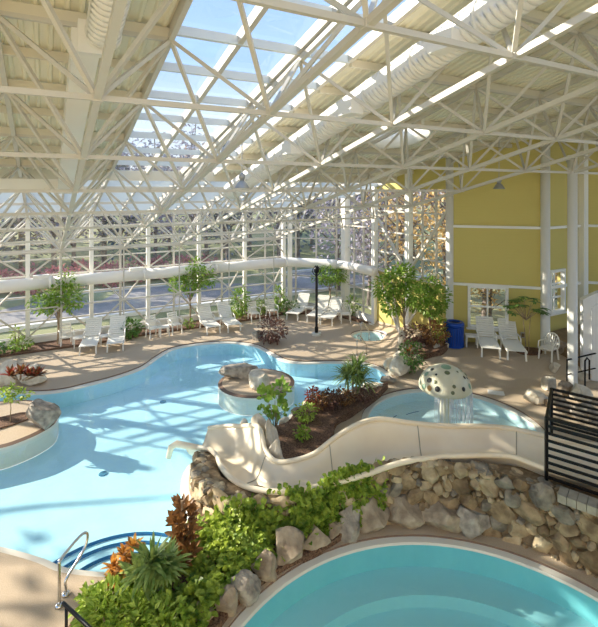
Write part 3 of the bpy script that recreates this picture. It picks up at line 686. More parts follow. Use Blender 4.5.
for r in sorted({k[1] for k in top}):
    for g in [h_ for g_ in runs([k[0] for k in top if k[1] == r]) for h_ in ([[x for x in g_ if x <= 0], [x for x in g_ if x >= 2]] if r < 5 else [g_]) if len(h_) > 1]:
        m_ = MB(); m_.beam(top[(g[0], r)], top[(g[-1], r)], .08, .1); obj('top_chord', m_, M['steel'], sf)
for c in sorted({k[0] for k in top}):
    for g in runs([k[1] for k in top if k[0] == c]):
        m_ = MB(); m_.beam(top[(c, g[0])], top[(c, g[-1])], .09, .11); obj('top_chord', m_, M['steel'], sf)
diag = []
for (c, r), p in top.items():
    for dc in (0, 1):
        for dr in (0, 1):
            if (c + dc, r + dr) in bot: diag.append((p, bot[(c + dc, r + dr)]))
def vis(a, b):
    tot = 0
    for k in range(9):
        p = a + (b - a) * (k / 8)
        if p.y > .5:
            x = CX + F * p.x / p.y; y = HY - F * (p.z - H) / p.y
            if -20 < x < 618 and -20 < y < 400: tot += 1 / p.y
    return tot
diag.sort(key=lambda d: -vis(*d))
rest = MB()
for i, (a, b_) in enumerate(diag):
    if i < 100:
        m_ = MB(); m_.beam(a, b_, .062); obj('web_strut', m_, M['steel'], sf)
    else: rest.beam(a, b_, .06)
obj('web_strut_lattice', rest, M['steel'], sf, kind='stuff')
nd = MB()
for p in list(bot.values()): nd.box(p, .13, .13, .11, TH)
obj('node_plates', nd, M['steel'], sf, kind='stuff'); nd.v
# lattice that stiffens the glass wall: inner nodes, thin hangers, zigzag struts
QI, QO = 22.0, 23.0
def so_(k): return -.656 + MD * k
ks = range(-2, 6)
for k in ks:
    si = so_(k) + MD / 2
    if si > 12: continue
    m_ = MB(); m_.beam(W(si, QI, 0.05), W(si, QI, zb(QI) - .05), .05); obj('wall_hanger', m_, M['steel'], sf)
    nt = W(si, QI, zb(QI) - .05); nl = W(si, QI, 1.75)
    for e in (0, 1):
        o1 = W(so_(k + e), QO, 2.95); o0 = W(so_(k + e), QO, .3); oo = W(so_(k + e), QO, zt(QO) - .2)
        for a, b_ in ((nt, o1), (nl, o1), (nl, o0), (nt, oo)):
            m_ = MB(); m_.beam(a, b_, .062); obj('wall_strut', m_, M['steel'], sf)
m_ = MB(); m_.beam(W(so_(-2), QI, zb(QI) - .05), W(11.2, QI, zb(QI) - .05), .08); obj('wall_chord', m_, M['steel'], sf)
m_ = MB(); m_.beam(W(so_(-2), QI, 1.75), W(11.2, QI, 1.75), .06); obj('wall_chord', m_, M['steel'], sf)

# ------------------------------------------------------------------ roof deck, purlins, skylight
SK0, SK1, QG = 1.89, 5.55, 16.55
def zr(q): return 9.54 + 1.65 + .19 - K_ * q
ROUND = (10.05, 11.35, .95)
def qmax(s):
    if s <= 14.42: return QG
    if s <= 16.83: return 13.2 - (s - 14.42)
    if s <= 19.3: return 10.9
    return 10.78 - (s - 19.3)
def roofdeck(sa, sb, hole=None):
    mb = MB(); p = .21; s = sa
    while s < sb:
        pr = [(0, 0), (.05, 0), (.075, .045), (.185, .045), (.21, 0)]
        for k in range(4):
            a, b_ = s + pr[k][0], s + pr[k + 1][0]; h0, h1 = pr[k][1], pr[k + 1][1]; m_ = (a + b_) / 2
            segs = [(-3, qmax(m_) + .15)]
            if hole and abs(m_ - hole[0]) < hole[2]:
                d = sqrt(hole[2] ** 2 - (m_ - hole[0]) ** 2); segs = [(-3, hole[1] - d), (hole[1] + d, qmax(m_) + .15)]
            for q0, q1 in segs: mb.add([W(a, q0, zr(q0) + h0), W(b_, q0, zr(q0) + h1), W(b_, q1, zr(q1) + h1), W(a, q1, zr(q1) + h0)], [(0, 1, 2, 3)])
        s += p
    return mb
cl = sroot('ceiling', W(-2, 8, 9)); cr = sroot('ceiling_right', W(12, 8, 9))
obj('corrugated_deck', roofdeck(-7.5, SK0), M['roofdeck'], cl); obj('corrugated_deck', roofdeck(SK1, 22, ROUND), M['roofdeck'], cr)
rows_q = [Q0 + MD * .5 * k for k in range(-3, 6 + 4 + 1)]
for q in [Q0 + MD * .5 * k for k in range(-4, 11)]:
    if q > QG + .2: continue
    m_ = MB(); m_.beam(W(-7.5, q, zr(q) - .09), W(SK0 - .05, q, zr(q) - .09), .09, .16); obj('purlin', m_, M['purlin'], cl)
    se = 14.4 if q > 13.1 else (14.42 + 13.2 - q if q > 10.9 else 21.5)
    segs = [(SK1 + .05, se)]
    if abs(q - ROUND[1]) < ROUND[2]:
        d = sqrt(ROUND[2] ** 2 - (q - ROUND[1]) ** 2) + .1; segs = [(SK1 + .05, ROUND[0] - d), (ROUND[0] + d, se)]
    for a, b_ in segs:
        m_ = MB(); m_.beam(W(a, q, zr(q) - .09), W(b_, q, zr(q) - .09), .09, .16); obj('purlin', m_, M['purlin'], cr)
# round roof light
ro = sroot('window_90', W(ROUND[0], ROUND[1], zr(ROUND[1])))
m_ = MB(); cc = W(ROUND[0], ROUND[1], zr(ROUND[1]))
pts = []
nn = 40; vs = []
for hgt, rr in ((-.22, ROUND[2] - .02), (.5, ROUND[2] - .02), (.5, ROUND[2] + .08), (-.22, ROUND[2] + .08)):
    for k in range(nn):
        a = 2 * pi * k / nn; s, q = ROUND[0] + rr * cos(a), ROUND[1] + rr * sin(a); vs.append(W(s, q, zr(q) + hgt))
m_.add(vs, [(i * nn + k, i * nn + (k + 1) % nn, ((i + 1) % 4) * nn + (k + 1) % nn, ((i + 1) % 4) * nn + k) for i in range(4) for k in range(nn)])
obj('curb', m_, M['white'], ro, True)
m_ = MB(); vs = [W(ROUND[0] + ROUND[2] * cos(2 * pi * k / nn), ROUND[1] + ROUND[2] * sin(2 * pi * k / nn), zr(ROUND[1] + ROUND[2] * sin(2 * pi * k / nn)) + .48) for k in range(nn)]
m_.add(vs, [tuple(range(nn))]); obj('pane', m_, M['skyglass'], ro)
# long skylight strip and the glazed band above the eave
def glazed(name, s_lines, q_lines, bar_s, bar_q, par):
    s0, s1, q0, q1 = s_lines[0], s_lines[-1], q_lines[0], q_lines[-1]
    m_ = MB(); m_.add([W(s0, q0, zr(q0) + .1), W(s1, q0, zr(q0) + .1), W(s1, q1, zr(q1) + .1), W(s0, q1, zr(q1) + .1)], [(0, 1, 2, 3)]); obj('pane', m_, M['skyglass'], par)
    for s in s_lines: m_ = MB(); m_.beam(W(s, q0, zr(q0)), W(s, q1, zr(q1)), bar_s, .2); obj('rafter', m_, M['steel'], par)
    for q in q_lines: m_ = MB(); m_.beam(W(s0, q, zr(q) - .02), W(s1, q, zr(q) - .02), bar_q, .16); obj('glazing_bar', m_, M['glazbar'], par)
sk = sroot('window_91', W(3.7, 8, 9)); glazed('skylight', [SK0, 3.11, 4.33, SK1], [-3] + [Q0 + MD * .5 * k for k in range(-2, 10)] + [QG], .1, .1, sk)
eg = sroot('window_92', W(3.7, 19, 6)); glazed('eave', [-6.96 + MD * .5 * k for k in range(0, 16)] , [QG] + [Q0 + MD * .25 * k for k in range(21, 31)], .07, .07, eg)
eg2 = sroot('window_93', W(13, 18, 6)); glazed('eave', [11.94, 13.2, 14.42], [QG] + [Q0 + MD * .25 * k for k in range(21, 27)], .07, .07, eg2)
m_ = MB()
for q in (QG - .02,): m_.beam(W(-7.5, q, zr(q) - .12), W(14.4, q, zr(q) - .12), .14, .34)
obj('eave_beam', m_, M['purlin'], eg)

# ------------------------------------------------------------------ walls of glass
def zroof(s, q): return zr(q) + .05
wn = [0]
def glass_bay(A, B, z0, mids, rails, ztop=None, pane=True, thick=.06):
    """A, B = (s, q) ends of one bay; vertical bars at fractions mids, rails at heights"""
    wn[0] += 1; a = W(*A); b_ = W(*B); ta = (ztop if ztop else zroof(*A)); tb = (ztop if ztop else zroof(*B))
    t = sroot('window_%d' % wn[0], (a + b_) / 2 + V((0, 0, z0)))
    up = V((0, 0, 1)); m_ = MB(); d = (b_ - a).normalized(); nrm_ = V((-d.y, d.x, 0)) * .006
    m_.add([a + up * z0 - nrm_, b_ + up * z0 - nrm_, b_ + up * tb - nrm_, a + up * ta - nrm_], [(0, 1, 2, 3)])
    obj('pane', m_, M['glass'], t)
    for f in mids:
        p = a.lerp(b_, f); m_ = MB(); m_.beam(p + up * z0, p + up * (ta + (tb - ta) * f), thick, thick * 1.6); obj('mullion', m_, M['steel'], t)
    for z in rails:
        m_ = MB(); m_.beam(a + up * z, b_ + up * z, thick * 1.3, thick); obj('transom', m_, M['steel'], t)
    return t
def col_at(s, q, w=.2, z0=0.0, ztop=None, rnd_=False, name='column', zoff=0.0):
    z1 = ztop if ztop else zroof(s, q); m_ = MB(); p = W(s, q)
    if rnd_: m_.lathe((p.x, p.y, 0), [(w * 1.5, z0), (w * 1.5, z0 + .03), (w, z0 + .05), (w, z1)], 20)
    else: m_.box((p.x, p.y, (z0 + z1) / 2), w, w, z1 - z0, TH); m_.box((p.x, p.y, z0 + .02), w * 1.7, w * 1.7, .04, TH)
    return struct(name, m_, M['column'], rnd_)
RL = [.32, .95, 1.5, 2.05, 2.95, 3.65, 4.35, 5.05]
for k in range(-3, 5):
    A = (so_(k), 23.1); B = (so_(k + 1), 23.1)
    glass_bay(A, B, .3, [.5], RL)
    col_at(so_(k), 23.0, .17)
m_ = MB(); m_.beam(W(so_(-3), 23.1, .15), W(11.94, 23.1, .15), .22, .34); m_.beam(W(11.94, 23.1, .15), W(14.42, 20.65, .15), .22, .34); m_.beam(W(14.42, 20.65, .15), W(14.42, 18.2, .15), .22, .34); struct('baseboard_back', m_, M['white'])
col_at(11.75, 22.95, .2); col_at(12.05, 22.75, .2)
glass_bay((11.94, 23.1), (14.42, 20.65), .3, [.18, .52, .85], [.35, 1.15, 1.9, 2.7, 4.0, 4.9])
col_at(14.35, 20.6, .36)
glass_bay((14.42, 20.65), (14.42, 18.1), .3, [.3, .62], [.35, .7, 1.6, 2.5, 3.6, 4.8])
col_at(14.38, 18.1, .24)
for q0_, q1_ in ((18.1, 15.65), (15.65, 13.2)):
    glass_bay((14.42, q0_), (14.42, q1_), 2.7, [.33, .66], [2.75, 3.7, 4.7, 5.7], ztop=6.75 if zroof(0, q0_) > 6.75 else None)
col_at(14.38, 15.65, .26)
col_at(14.36, 13.25, .15, zdeck(6.2, 18.6), rnd_=True)
# braces on that wall (zigzag pipes) and the white struts at its foot
for a, b_ in (((14.3, 18.0, 5.6), (14.3, 15.7, 3.0)), ((14.3, 15.6, 3.0), (14.3, 13.3, 5.9)), ((14.25, 16.9, 2.9), (13.9, 15.7, .3)), ((13.9, 15.6, .3), (14.25, 14.2, 2.6)), ((14.3, 18.0, 2.9), (13.9, 15.75, .35))):
    m_ = MB(); m_.beam(W(*a), W(*b_), .1); obj('wall_brace', m_, M['steel'], sf)
def ywall(name, A, B, ztopf, holes=(), zbot=-.1, th=.22):
    a = W(*A); b_ = W(*B); L = (b_ - a).length; d = (b_ - a) / L; n_ = V((-d.y, d.x, 0)); mb = MB()
    ts = sorted({0, L} | {h[0] for h in holes} | {h[1] for h in holes}); up = V((0, 0, 1))
    for i in range(len(ts) - 1):
        t0, t1 = ts[i], ts[i + 1]; hs = [h for h in holes if h[0] <= t0 + 1e-6 and h[1] >= t1 - 1e-6]
        za, zb_ = ztopf(t0 / L), ztopf(t1 / L)
        segs = [(zbot, zbot, za, zb_)] if not hs else [(zbot, zbot, hs[0][2], hs[0][2]), (hs[0][3], hs[0][3], za, zb_)]
        for l0, l1, u0, u1 in segs:
            p, q = a + d * t0, a + d * t1; w_ = n_ * th
            mb.add([p + up * l0, q + up * l1, q + up * u1, p + up * u0, p + w_ + up * l0, q + w_ + up * l1, q + w_ + up * u1, p + w_ + up * u0],
                   [(0, 1, 2, 3), (7, 6, 5, 4), (0, 4, 5, 1), (3, 2, 6, 7), (0, 3, 7, 4), (1, 5, 6, 2)])
    o = struct(name, mb, M['yellow']); return a, d, n_, L
def win(a, d, n_, h, cols, rws):
    wn[0] += 1; t0, t1, z0, z1 = h; up = V((0, 0, 1)); c = a + d * ((t0 + t1) / 2) + up * z0; t = sroot('window_%d' % wn[0], c)
    f = MB(); fr = .1; o_ = n_ * .02
    for z in (z0, z1): f.beam(a + d * (t0 - fr / 2) + up * z - o_, a + d * (t1 + fr / 2) + up * z - o_, .16, fr)
    for s in (t0, t1): f.beam(a + d * s + up * z0 - o_, a + d * s + up * z1 - o_, fr, .16, up=tuple(n_))
    obj('window_frame', f, M['white'], t)
    sl_ = MB(); sl_.beam(a + d * (t0 - .1) + up * (z0 - .06) - n_ * .06, a + d * (t1 + .1) + up * (z0 - .06) - n_ * .06, .2, .05); obj('window_sill', sl_, M['white'], t)
    for i in range(1, cols): m_ = MB(); s = t0 + (t1 - t0) * i / cols; m_.beam(a + d * s + up * z0 + n_ * .08, a + d * s + up * z1 + n_ * .08, .05); obj('mullion', m_, M['white'], t)
    for i in range(1, rws): m_ = MB(); z = z0 + (z1 - z0) * i / rws; m_.beam(a + d * t0 + up * z + n_ * .08, a + d * t1 + up * z + n_ * .08, .06); obj('mullion', m_, M['white'], t)
    g = MB(); e = n_ * .1; g.add([a + d * t0 + up * z0 + e, a + d * t1 + up * z0 + e, a + d * t1 + up * z1 + e, a + d * t0 + up * z1 + e], [(0, 1, 2, 3)]); obj('pane', g, M['glass'], t)
a, d, n_, L = ywall('wall_right_low', (14.42, 18.1), (14.42, 13.2), lambda f: 2.7, th=.2)
ywall('wall_right_gable', (14.42, 18.1), (14.42, 13.2), lambda f: max(6.76, zroof(0, 18.1 + (13.2 - 18.1) * f)), zbot=6.75, th=.2)
h = (.66, 2.06, 1.24, 2.86)
a, d, n_, L = ywall('wall_right', (14.42, 13.2), (16.83, 10.78), lambda f: zroof(0, 13.2 + (10.78 - 13.2) * f), [h]); win(a, d, n_, h, 2, 2)
for z in (2.93, 5.25):
    m_ = MB(); m_.beam(a + V((0, 0, z)) - n_ * .05, a + d * L + V((0, 0, z)) - n_ * .05, .09, .1); struct('trim_%d' % int(z), m_, M['white'])
h2 = (.25, 1.15, 1.95, 3.55)
a2, d2, n2, L2 = ywall('wall_alcove', (16.83, 10.78), (19.3, 10.78), lambda f: zroof(0, 10.78), [h2]); win(a2, d2, n2, h2, 2, 3)
for i, z in enumerate((2.93, 5.25)):
    m_ = MB(); m_.beam(a2 + V((0, 0, z)) - n2 * .05, a2 + d2 * L2 + V((0, 0, z)) - n2 * .05, .09, .1); struct('trim_%d' % (10 + i), m_, M['white'])
a3, d3, n3, L3 = ywall('wall_far_right', (19.3, 10.78), (21.9, 8.2), lambda f: zroof(0, 10.78 + (8.2 - 10.78) * f))
for i, z in enumerate((2.93, 5.25)):
    m_ = MB(); m_.beam(a3 + V((0, 0, z)) - n3 * .05, a3 + d3 * L3 + V((0, 0, z)) - n3 * .05, .09, .1); struct('trim_%d' % (20 + i), m_, M['white'])
col_at(16.8, 10.75, .17, .6, rnd_=True)
col_at(19.2, 10.7, .3)
cb = G(572.5, 386); s_c, q_c = SQ(cb.x, cb.y); col_at(s_c, q_c, .155, ztop=zb(q_c) + .6, rnd_=True)
# brown ramp in the alcove behind the thick column
rp = MB(); A_, B_ = W(16.9, 10.7), W(21.5, 10.7); C_, D_ = W(16.9, 9.3), W(21.5, 8.2)
rp.add([C_ + V((0, 0, .35)), D_ + V((0, 0, .35)), B_ + V((0, 0, 1.25)), A_ + V((0, 0, 1.25)), C_ + V((0, 0, -.1)), D_ + V((0, 0, -.1)), B_ + V((0, 0, -.1)), A_ + V((0, 0, -.1))], [(0, 1, 2, 3), (0, 4, 5, 1), (1, 5, 6, 2), (2, 6, 7, 3), (3, 7, 4, 0)])
struct('floor_ramp', rp, M['brown'])

# unseen end wall behind the viewer, added to cut and warm the fill light
wa, wb = W(-9, -3), W(21.8, -3); m_ = MB(); m_.box((wa + wb) / 2 + V((0, 0, 3.2)), (wb - wa).length, .2, 6.6, TH); struct('wall_front_added', m_, mat('cream_wall', srgb(240, 226, 190), .7))
m_ = MB(); m_.add([wa + V((0, 0, 6.5)), wb + V((0, 0, 6.5)), wb + V((0, 0, 12)), wa + V((0, 0, 12))], [(0, 1, 2, 3)]); struct('window_front_added', m_, M['glass'])  # unseen glass above it, added so sky light fills in from behind
# ------------------------------------------------------------------ ducts
def ribs(a, b_, r, n): 
    m_ = MB(); 
    return m_
t = thing('wall_duct', 'long white round air duct running along the glass wall and around its corner', 'air duct', W(4, 22.4, 2.4), world=True)
DZ, DQ = 2.72, 22.5
segs = [(-7, -3.5), (-3.5, .2), (.2, 4.1), (4.1, 7.6), (7.6, 11.6)]
for a_, b_ in segs:
    m_ = MB(); m_.tube([W(a_, DQ, DZ), W(b_, DQ, DZ)], .26, 24); o = obj('duct_run', m_, M['duct'], t, True)
    m_ = MB(); m_.tube([W(b_ - .06, DQ, DZ), W(b_ + .06, DQ, DZ)], .29, 24); obj('joint_collar', m_, M['duct'], t, True)
for s in (.4, 4.3, 8.2):
    m_ = MB(); p = W(s - .55, DQ, DZ + .25); m_.box(p, .6, .3, .2, TH); obj('outlet_box', m_, M['duct'], t)
m_ = MB(); m_.tube([W(11.6, DQ, DZ), W(11.9, DQ - .12, DZ), W(13.5, 20.75, DZ), W(13.7, 20.4, DZ)], .25, 24); obj('duct_run', m_, M['duct'], t, True)
m_ = MB(); m_.tube([W(13.7, 20.4, DZ), W(13.95, 20.0, DZ), W(14.05, 17.7, DZ)], .22, 24); obj('duct_run', m_, M['duct'], t, True)
def roofduct(label, s, q0, q1, off, r, end=None):
    t = thing('roof_duct', label, 'air duct', W(s, q1, zb(q1) + off), world=True); L = q1 - q0; n_ = max(1, int(L / 1.3))
    for k in range(n_):
        a_, b_ = q0 + L * k / n_, q0 + L * (k + 1) / n_; m_ = MB(); pts = []; rr = []; st = 12
        for j in range(st + 1):
            q = a_ + (b_ - a_) * j / st; pts.append(W(s, q, zb(q) + off)); rr.append(r)
            if j < st: pts.append(W(s, q + .012, zb(q) + off)); rr.append(r * 1.002); pts.append(W(s, q + .024, zb(q) + off)); rr.append(r)
        m_.tube(pts, rr, 28); obj('duct_run', m_, M['duct'], t, True)
        m_ = MB(); m_.tube([W(s, b_ - .07, zb(b_) + off), W(s, b_ - .01, zb(b_) + off)], r * 1.06, 28); obj('joint_collar', m_, M['duct'], t, True)
    return t
roofduct('white spiral air duct under the roof at upper left', .72, 1.5, 7.05, 1.1, .235)
dr = roofduct('long white spiral air duct under the roof at upper right', 5.85, -2, 15.5, .95, .3)
for q in (5.2, 7.8, 10.4):
    m_ = MB(); m_.box(W(5.55, q, zb(q) + .78), .3, .5, .28, TH); obj('outlet_box', m_, M['duct'], dr)
t = thing('box_duct', 'flat white box duct continuing below the left spiral duct', 'air duct', W(.3, 10, zb(10) + .9), world=True)
m_ = MB(); m_.beam(W(.5, 7.05, zb(7.05) + 1.0), W(.5, 15, zb(15) + .9), .36, .34); obj('duct_run', m_, M['duct'], t)
m_ = MB(); m_.box(W(.62, 7.1, zb(7.1) + 1.05), .44, .2, .46, TH); obj('end_collar', m_, M['duct'], t)
t = thing('cross_duct', 'beige box duct crossing under the roof at the left edge', 'air duct', W(-3, 14.8, 6.6), world=True)
m_ = MB(); m_.beam(W(-7, 14.9, 6.85), W(.9, 14.9, 6.85), .34, .34); obj('duct_run', m_, M['duct'], t)
m_ = MB(); m_.beam(W(.9, 14.9, 6.85), W(.98, 14.9, 6.85), .4, .4); obj('end_collar', m_, M['duct'], t)

# ------------------------------------------------------------------ pendant lamps
def pendant(label, px, py, Y, dia, ztop):
    x = (px - CX) / F * Y; z = H - (py - HY) * Y / F; t = thing('pendant_lamp', label, 'lamp', (x, Y, z)); r = dia / 2
    m_ = MB(); m_.lathe((0, 0, 0), [(r, 0), (r * .96, .02), (r * .55, r * .75), (r * .3, r * .95), (r * .28, r * 1.0), (r * .5, r * .74), (r * .9, .02)], 24, False); obj('lamp_shade', m_, M['grey'], t, True)
    m_ = MB(); m_.lathe((0, 0, r * .9), [(r * .3, 0), (r * .32, r * .3), (r * .42, r * .4), (r * .42, r * .9), (r * .25, r * 1.0), (r * .06, r * 1.25)], 16); obj('lamp_housing', m_, M['grey'], t, True)
    m_ = MB(); m_.tube([(0, 0, r * 2), (0, 0, ztop - z)], .012, 6); obj('cord', m_, M['grey'], t)
    m_ = MB(); m_.lathe((0, 0, r * .35), [(.02, 0), (r * .3, .05), (r * .3, r * .35), (.05, r * .5)], 12); obj('bulb', m_, M['white'], t, True)
pendant('grey bell pendant lamp hanging at the middle of the roof beside the skylight', 242, 188, 11.0, .36, zt(10.28) - .05)
pendant('grey bell pendant lamp hanging in front of the yellow wall', 499, 189, 16.6, .42, zt(11) + .1)

# ------------------------------------------------------------------ furniture
def build_lounger(label):
    t = thing('sun_lounger', label, 'sun lounger', group='white loungers around the pool deck'); wd = .62
    s_ = MB()
    for y in (-wd / 2, wd / 2): s_.beam((-.15, y, .36), (1.15, y, .34), .05, .06)
    for k in range(13): x = -.12 + k * .1; s_.box((x, 0, .37 - .001 * k), .08, wd - .04, .025)
    obj('seat', s_, M['plastic'], t)
    b_ = MB(); a = R(52); d = V((-cos(a), 0, sin(a)))
    for y in (-wd / 2 + .01, wd / 2 - .01): b_.beam(V((-.15, y, .37)), V((-.15, y, .37)) + d * .82, .045, .05)
    for k in range(9): c = V((-.15, 0, .38)) + d * (.06 + k * .092); b_.beam(c + V((0, -wd / 2 + .03, 0)), c + V((0, wd / 2 - .03, 0)), .078, .022, up=(d.z, 0, -d.x))
    obj('backrest', b_, M['plastic'], t)
    for x, y in ((1.02, wd / 2), (1.02, -wd / 2), (-.05, wd / 2), (-.05, -wd / 2)):
        l_ = MB(); l_.beam((x, y * .96, .36), (x + (.05 if x > 0.5 else -.06), y, 0), .055, .05); obj('leg', l_, M['plastic'], t)
    for y in (-wd / 2 - .02, wd / 2 + .02):
        a_ = MB(); a_.tube([(-.3, y, .56), (0, y, .58), (.2, y, .52), (.25, y, .36)], .026, 6); obj('armrest', a_, M['plastic'], t, True)
    return t
def build_chair(label, fan=False):
    t = thing('patio_chair', label, 'chair', group='white patio chairs'); s_ = MB(); s_.box((0, 0, .42), .46, .46, .035)
    for k in range(5): s_.box((-.18 + k * .09, 0, .442), .06, .44, .012)
    obj('seat', s_, M['plastic'], t); b_ = MB()
    if fan:
        pts = [(-.22 - .12 * sin(pi * k / 12), .27 * cos(pi * k / 12), .55 + .36 * sin(pi * k / 12)) for k in range(13)]; b_.tube([(-.2, .24, .42)] + pts + [(-.2, -.24, .42)], .028, 6)
        for k in range(-3, 4): b_.beam((-.21, k * .045, .43), (-.22 - .12 * cos(k * .42), k * .085, .55 + .36 * cos(k * .42)), .045, .015, up=(1, 0, 0))
    else:
        for y in (-.22, .22): b_.beam((-.22, y, .42), (-.34, y, .92), .04)
        for k in range(5): z = .5 + k * .095; b_.beam((-.235 - .024 * k, -.21, z), (-.235 - .024 * k, .21, z), .02, .07)
    obj('backrest', b_, M['plastic'], t, fan)
    for x, y in ((.2, .22), (.2, -.22), (-.2, .22), (-.2, -.22)):
        l_ = MB(); l_.beam((x * .95, y, .42), (x * 1.25, y * 1.08, 0), .045); obj('leg', l_, M['plastic'], t)
    for y in (-.26, .26):
        a_ = MB(); a_.tube([(-.27, y, .64), (0, y, .66), (.2, y, .64), (.23, y, .42)], .025, 6); obj('armrest', a_, M['plastic'], t, True)
    return t
def build_table(label):
    t = thing('side_table', label, 'side table', group='small white side tables'); s_ = MB(); s_.box((0, 0, .42), .46, .42, .03); s_.box((0, 0, .395), .40, .36, .03); obj('tabletop', s_, M['plastic'], t)
    for x in (-.18, .18):
        for y in (-.16, .16): l_ = MB(); l_.beam((x, y, .4), (x * 1.1, y * 1.1, 0), .04); obj('leg', l_, M['plastic'], t)
    return t
LG = build_lounger('x'); CH = build_chair('x'); FC = build_chair('x', True); TB = build_table('x'); used = set()
def place(T, px, py, rz, label, dz=0.0):
    o = T if T.name not in used else copy_tree(T); used.add(T.name); p = GD(px, py); o.location = p; o.rotation_euler = (0, 0, rz); o['label'] = label
    p.z += dz; return o
q_in = -pi / 2 + TH                     # facing away from the glass wall
place(CH, 66, 346, q_in + .1, 'white armchair at the far left, under the leafy tree by the glass wall'); place(TB, 79, 347, TH, 'white side table between the far left armchair and the first lounger')
place(LG, 92, 346, R(-74), 'white lounger furthest left along the glass wall'); place(TB, 105.5, 345, TH, 'white side table between the two left loungers'); place(LG, 117, 343.5, R(-72), 'white lounger left of the broad leaved dark shrub')
place(CH, 153, 337, q_in + .2, 'white chair left of the table under the middle tree'); place(TB, 164, 335.5, TH, 'white side table between the two chairs under the middle tree'); place(CH, 175, 333, q_in + .2, 'white chair right of the table under the middle tree')
place(LG, 207, 328, R(-62), 'left white lounger of the middle pair, right of the middle tree'); place(TB, 218, 327, TH, 'white side table between the middle pair of loungers'); place(LG, 227, 326, R(-62), 'right white lounger of the middle pair, before the tall shrub')
place(CH, 254, 321, q_in, 'white chair left of the upright plant near the glass corner'); place(CH, 272, 318, q_in, 'white chair right of the upright plant near the glass corner')
place(LG, 300, 315, q_in - .9, 'white lounger in the glass corner, left of the lamp post'); place(TB, 309.5, 315, 0, 'white side table in the glass corner, left of the lamp post'); place(LG, 320, 317.5, q_in - .9, 'white lounger just behind the lamp post')
place(TB, 326, 317, 0, 'white side table right of the lamp post'); place(LG, 333, 319.5, q_in - .9, 'white lounger right of the lamp post, left of the round-backed chair'); place(FC, 345.5, 322, q_in - .5, 'white round-backed armchair right of the corner loungers')
place(TB, 471.5, 346, -.25, 'white side table right of the blue bin'); place(LG, 486.5, 348, -pi / 2 - .25, 'white lounger under the left half of the yellow wall window'); place(TB, 499, 347.5, -.25, 'white side table between the two loungers at the yellow wall')
place(LG, 510, 350.5, -pi / 2 - .22, 'white lounger right of the yellow wall window'); place(FC, 548.5, 356.5, R(215), 'white round-backed armchair beside the umbrella plant')
# small white box table leaning at the glass behind the corner loungers
# blue bin
p = GD(454, 346); t = thing('trash_bin', 'round blue slatted litter bin at the white column by the yellow wall', 'bin', p); r = .37
m_ = MB(); m_.lathe((0, 0, 0), [(r * .86, .0), (r * .9, .04), (r * .9, .86), (r * .8, .88)], 28); obj('liner', m_, M['bluedark'], t, True)
m_ = MB()
for k in range(26):
    a = 2 * pi * k / 26; m_.box((r * .96 * cos(a), r * .96 * sin(a), .43), .03, .07, .8, a)
obj('slat_cage', m_, M['blue'], t)
m_ = MB(); m_.lathe((0, 0, 0), [(r * .6, .9), (r * .62, .97), (r * .95, .95), (r * 1.04, .9), (r * 1.04, .8), (r * .9, .8)], 28, False); obj('lid', m_, M['blue'], t, True)
m_ = MB(); m_.lathe((0, 0, 0), [(r * 1.02, .02), (r * 1.02, .1), (r * .9, .1), (r * .9, .02)], 28, False); obj('base_ring', m_, M['blue'], t, True)
# lamp post
p = G(316.5, 335); t = thing('lamp_post', 'slim black lamp post with twin hoop lantern standing on the far deck', 'lamp post', p)
m_ = MB(); m_.lathe((0, 0, 0), [(.22, 0), (.21, .1), (.15, .12)], 20); obj('footing', m_, M['coping'], t)
m_ = MB(); m_.lathe((0, 0, .1), [(.085, 0), (.085, .25), (.06, .3), (.06, 2.75), (.045, 2.8)], 14); obj('pole', m_, M['black'], t, True)
m_ = MB(); m_.lathe((0, 0, 2.85), [(.05, 0), (.12, .06), (.13, .2), (.08, .3), (.02, .34)], 14); obj('lantern_head', m_, M['black'], t, True)
for sx in (-1, 1):
    m_ = MB(); m_.tube([(sx * (.02 + .17 * sin(pi * k / 10)), 0, 2.72 + .5 * k / 10) for k in range(11)], .018, 6); obj('hoop', m_, M['black'], t, True)

# mushroom fountain
mx, my = 4.15, 13.0
t = thing('mushroom_fountain', 'cream mushroom fountain with coloured spots pouring water in the wading pool', 'fountain', (mx, my, -.4))
m_ = MB(); m_.lathe((0, 0, 0), [(.26, 0), (.2, .1), (.155, .5), (.145, 1.2), (.2, 1.56)], 20); obj('stem', m_, M['cap_cream'], t, True)
cz = 1.5; CR = .73; CHh = .62
def capz(r): return cz + CHh * sqrt(max(0, 1 - (r / CR) ** 2)) ** 1.15
prof_ = [(.01, cz - .02), (.4, cz - .03), (CR * .9, cz - .06), (CR, cz)] + [(CR * cos(a), cz + CHh * sin(a) ** 1.05) for a in [R(k) for k in range(8, 90, 8)]] + [(.01, cz + CHh)]
m_ = MB(); m_.lathe((0, 0, 0), prof_, 40); cap = obj('cap', m_, M['cap_cream'], t, True)
rg2 = random.Random(4); spots = []
def spot(az, el, r, m):
    mb = MB(); d = V((cos(el) * cos(az) * CR, cos(el) * sin(az) * CR, cz + CHh * sin(el) ** 1.05)); nrm_ = V((cos(az) * cos(el) / CR, sin(az) * cos(el) / CR, sin(el) / CHh)).normalized()
    x = nrm_.cross(V((0, 0, 1)));
    if x.length < .01: x = V((1, 0, 0))
    x.normalize(); y = nrm_.cross(x); k = 16; vs = [d + nrm_ * .022]
    for j in range(k):
        a = 2 * pi * j / k; v = d + x * r * cos(a) + y * r * sin(a)
        h_ = sqrt(v.x ** 2 + v.y ** 2); vs.append(v + nrm_ * (.008 - r * r * .45))
    mb.add(vs, [(0, 1 + j, 1 + (j + 1) % k) for j in range(k)]); obj('spot', mb, M[m], cap)
spot(R(270), R(82), .14, 'spot_teal')
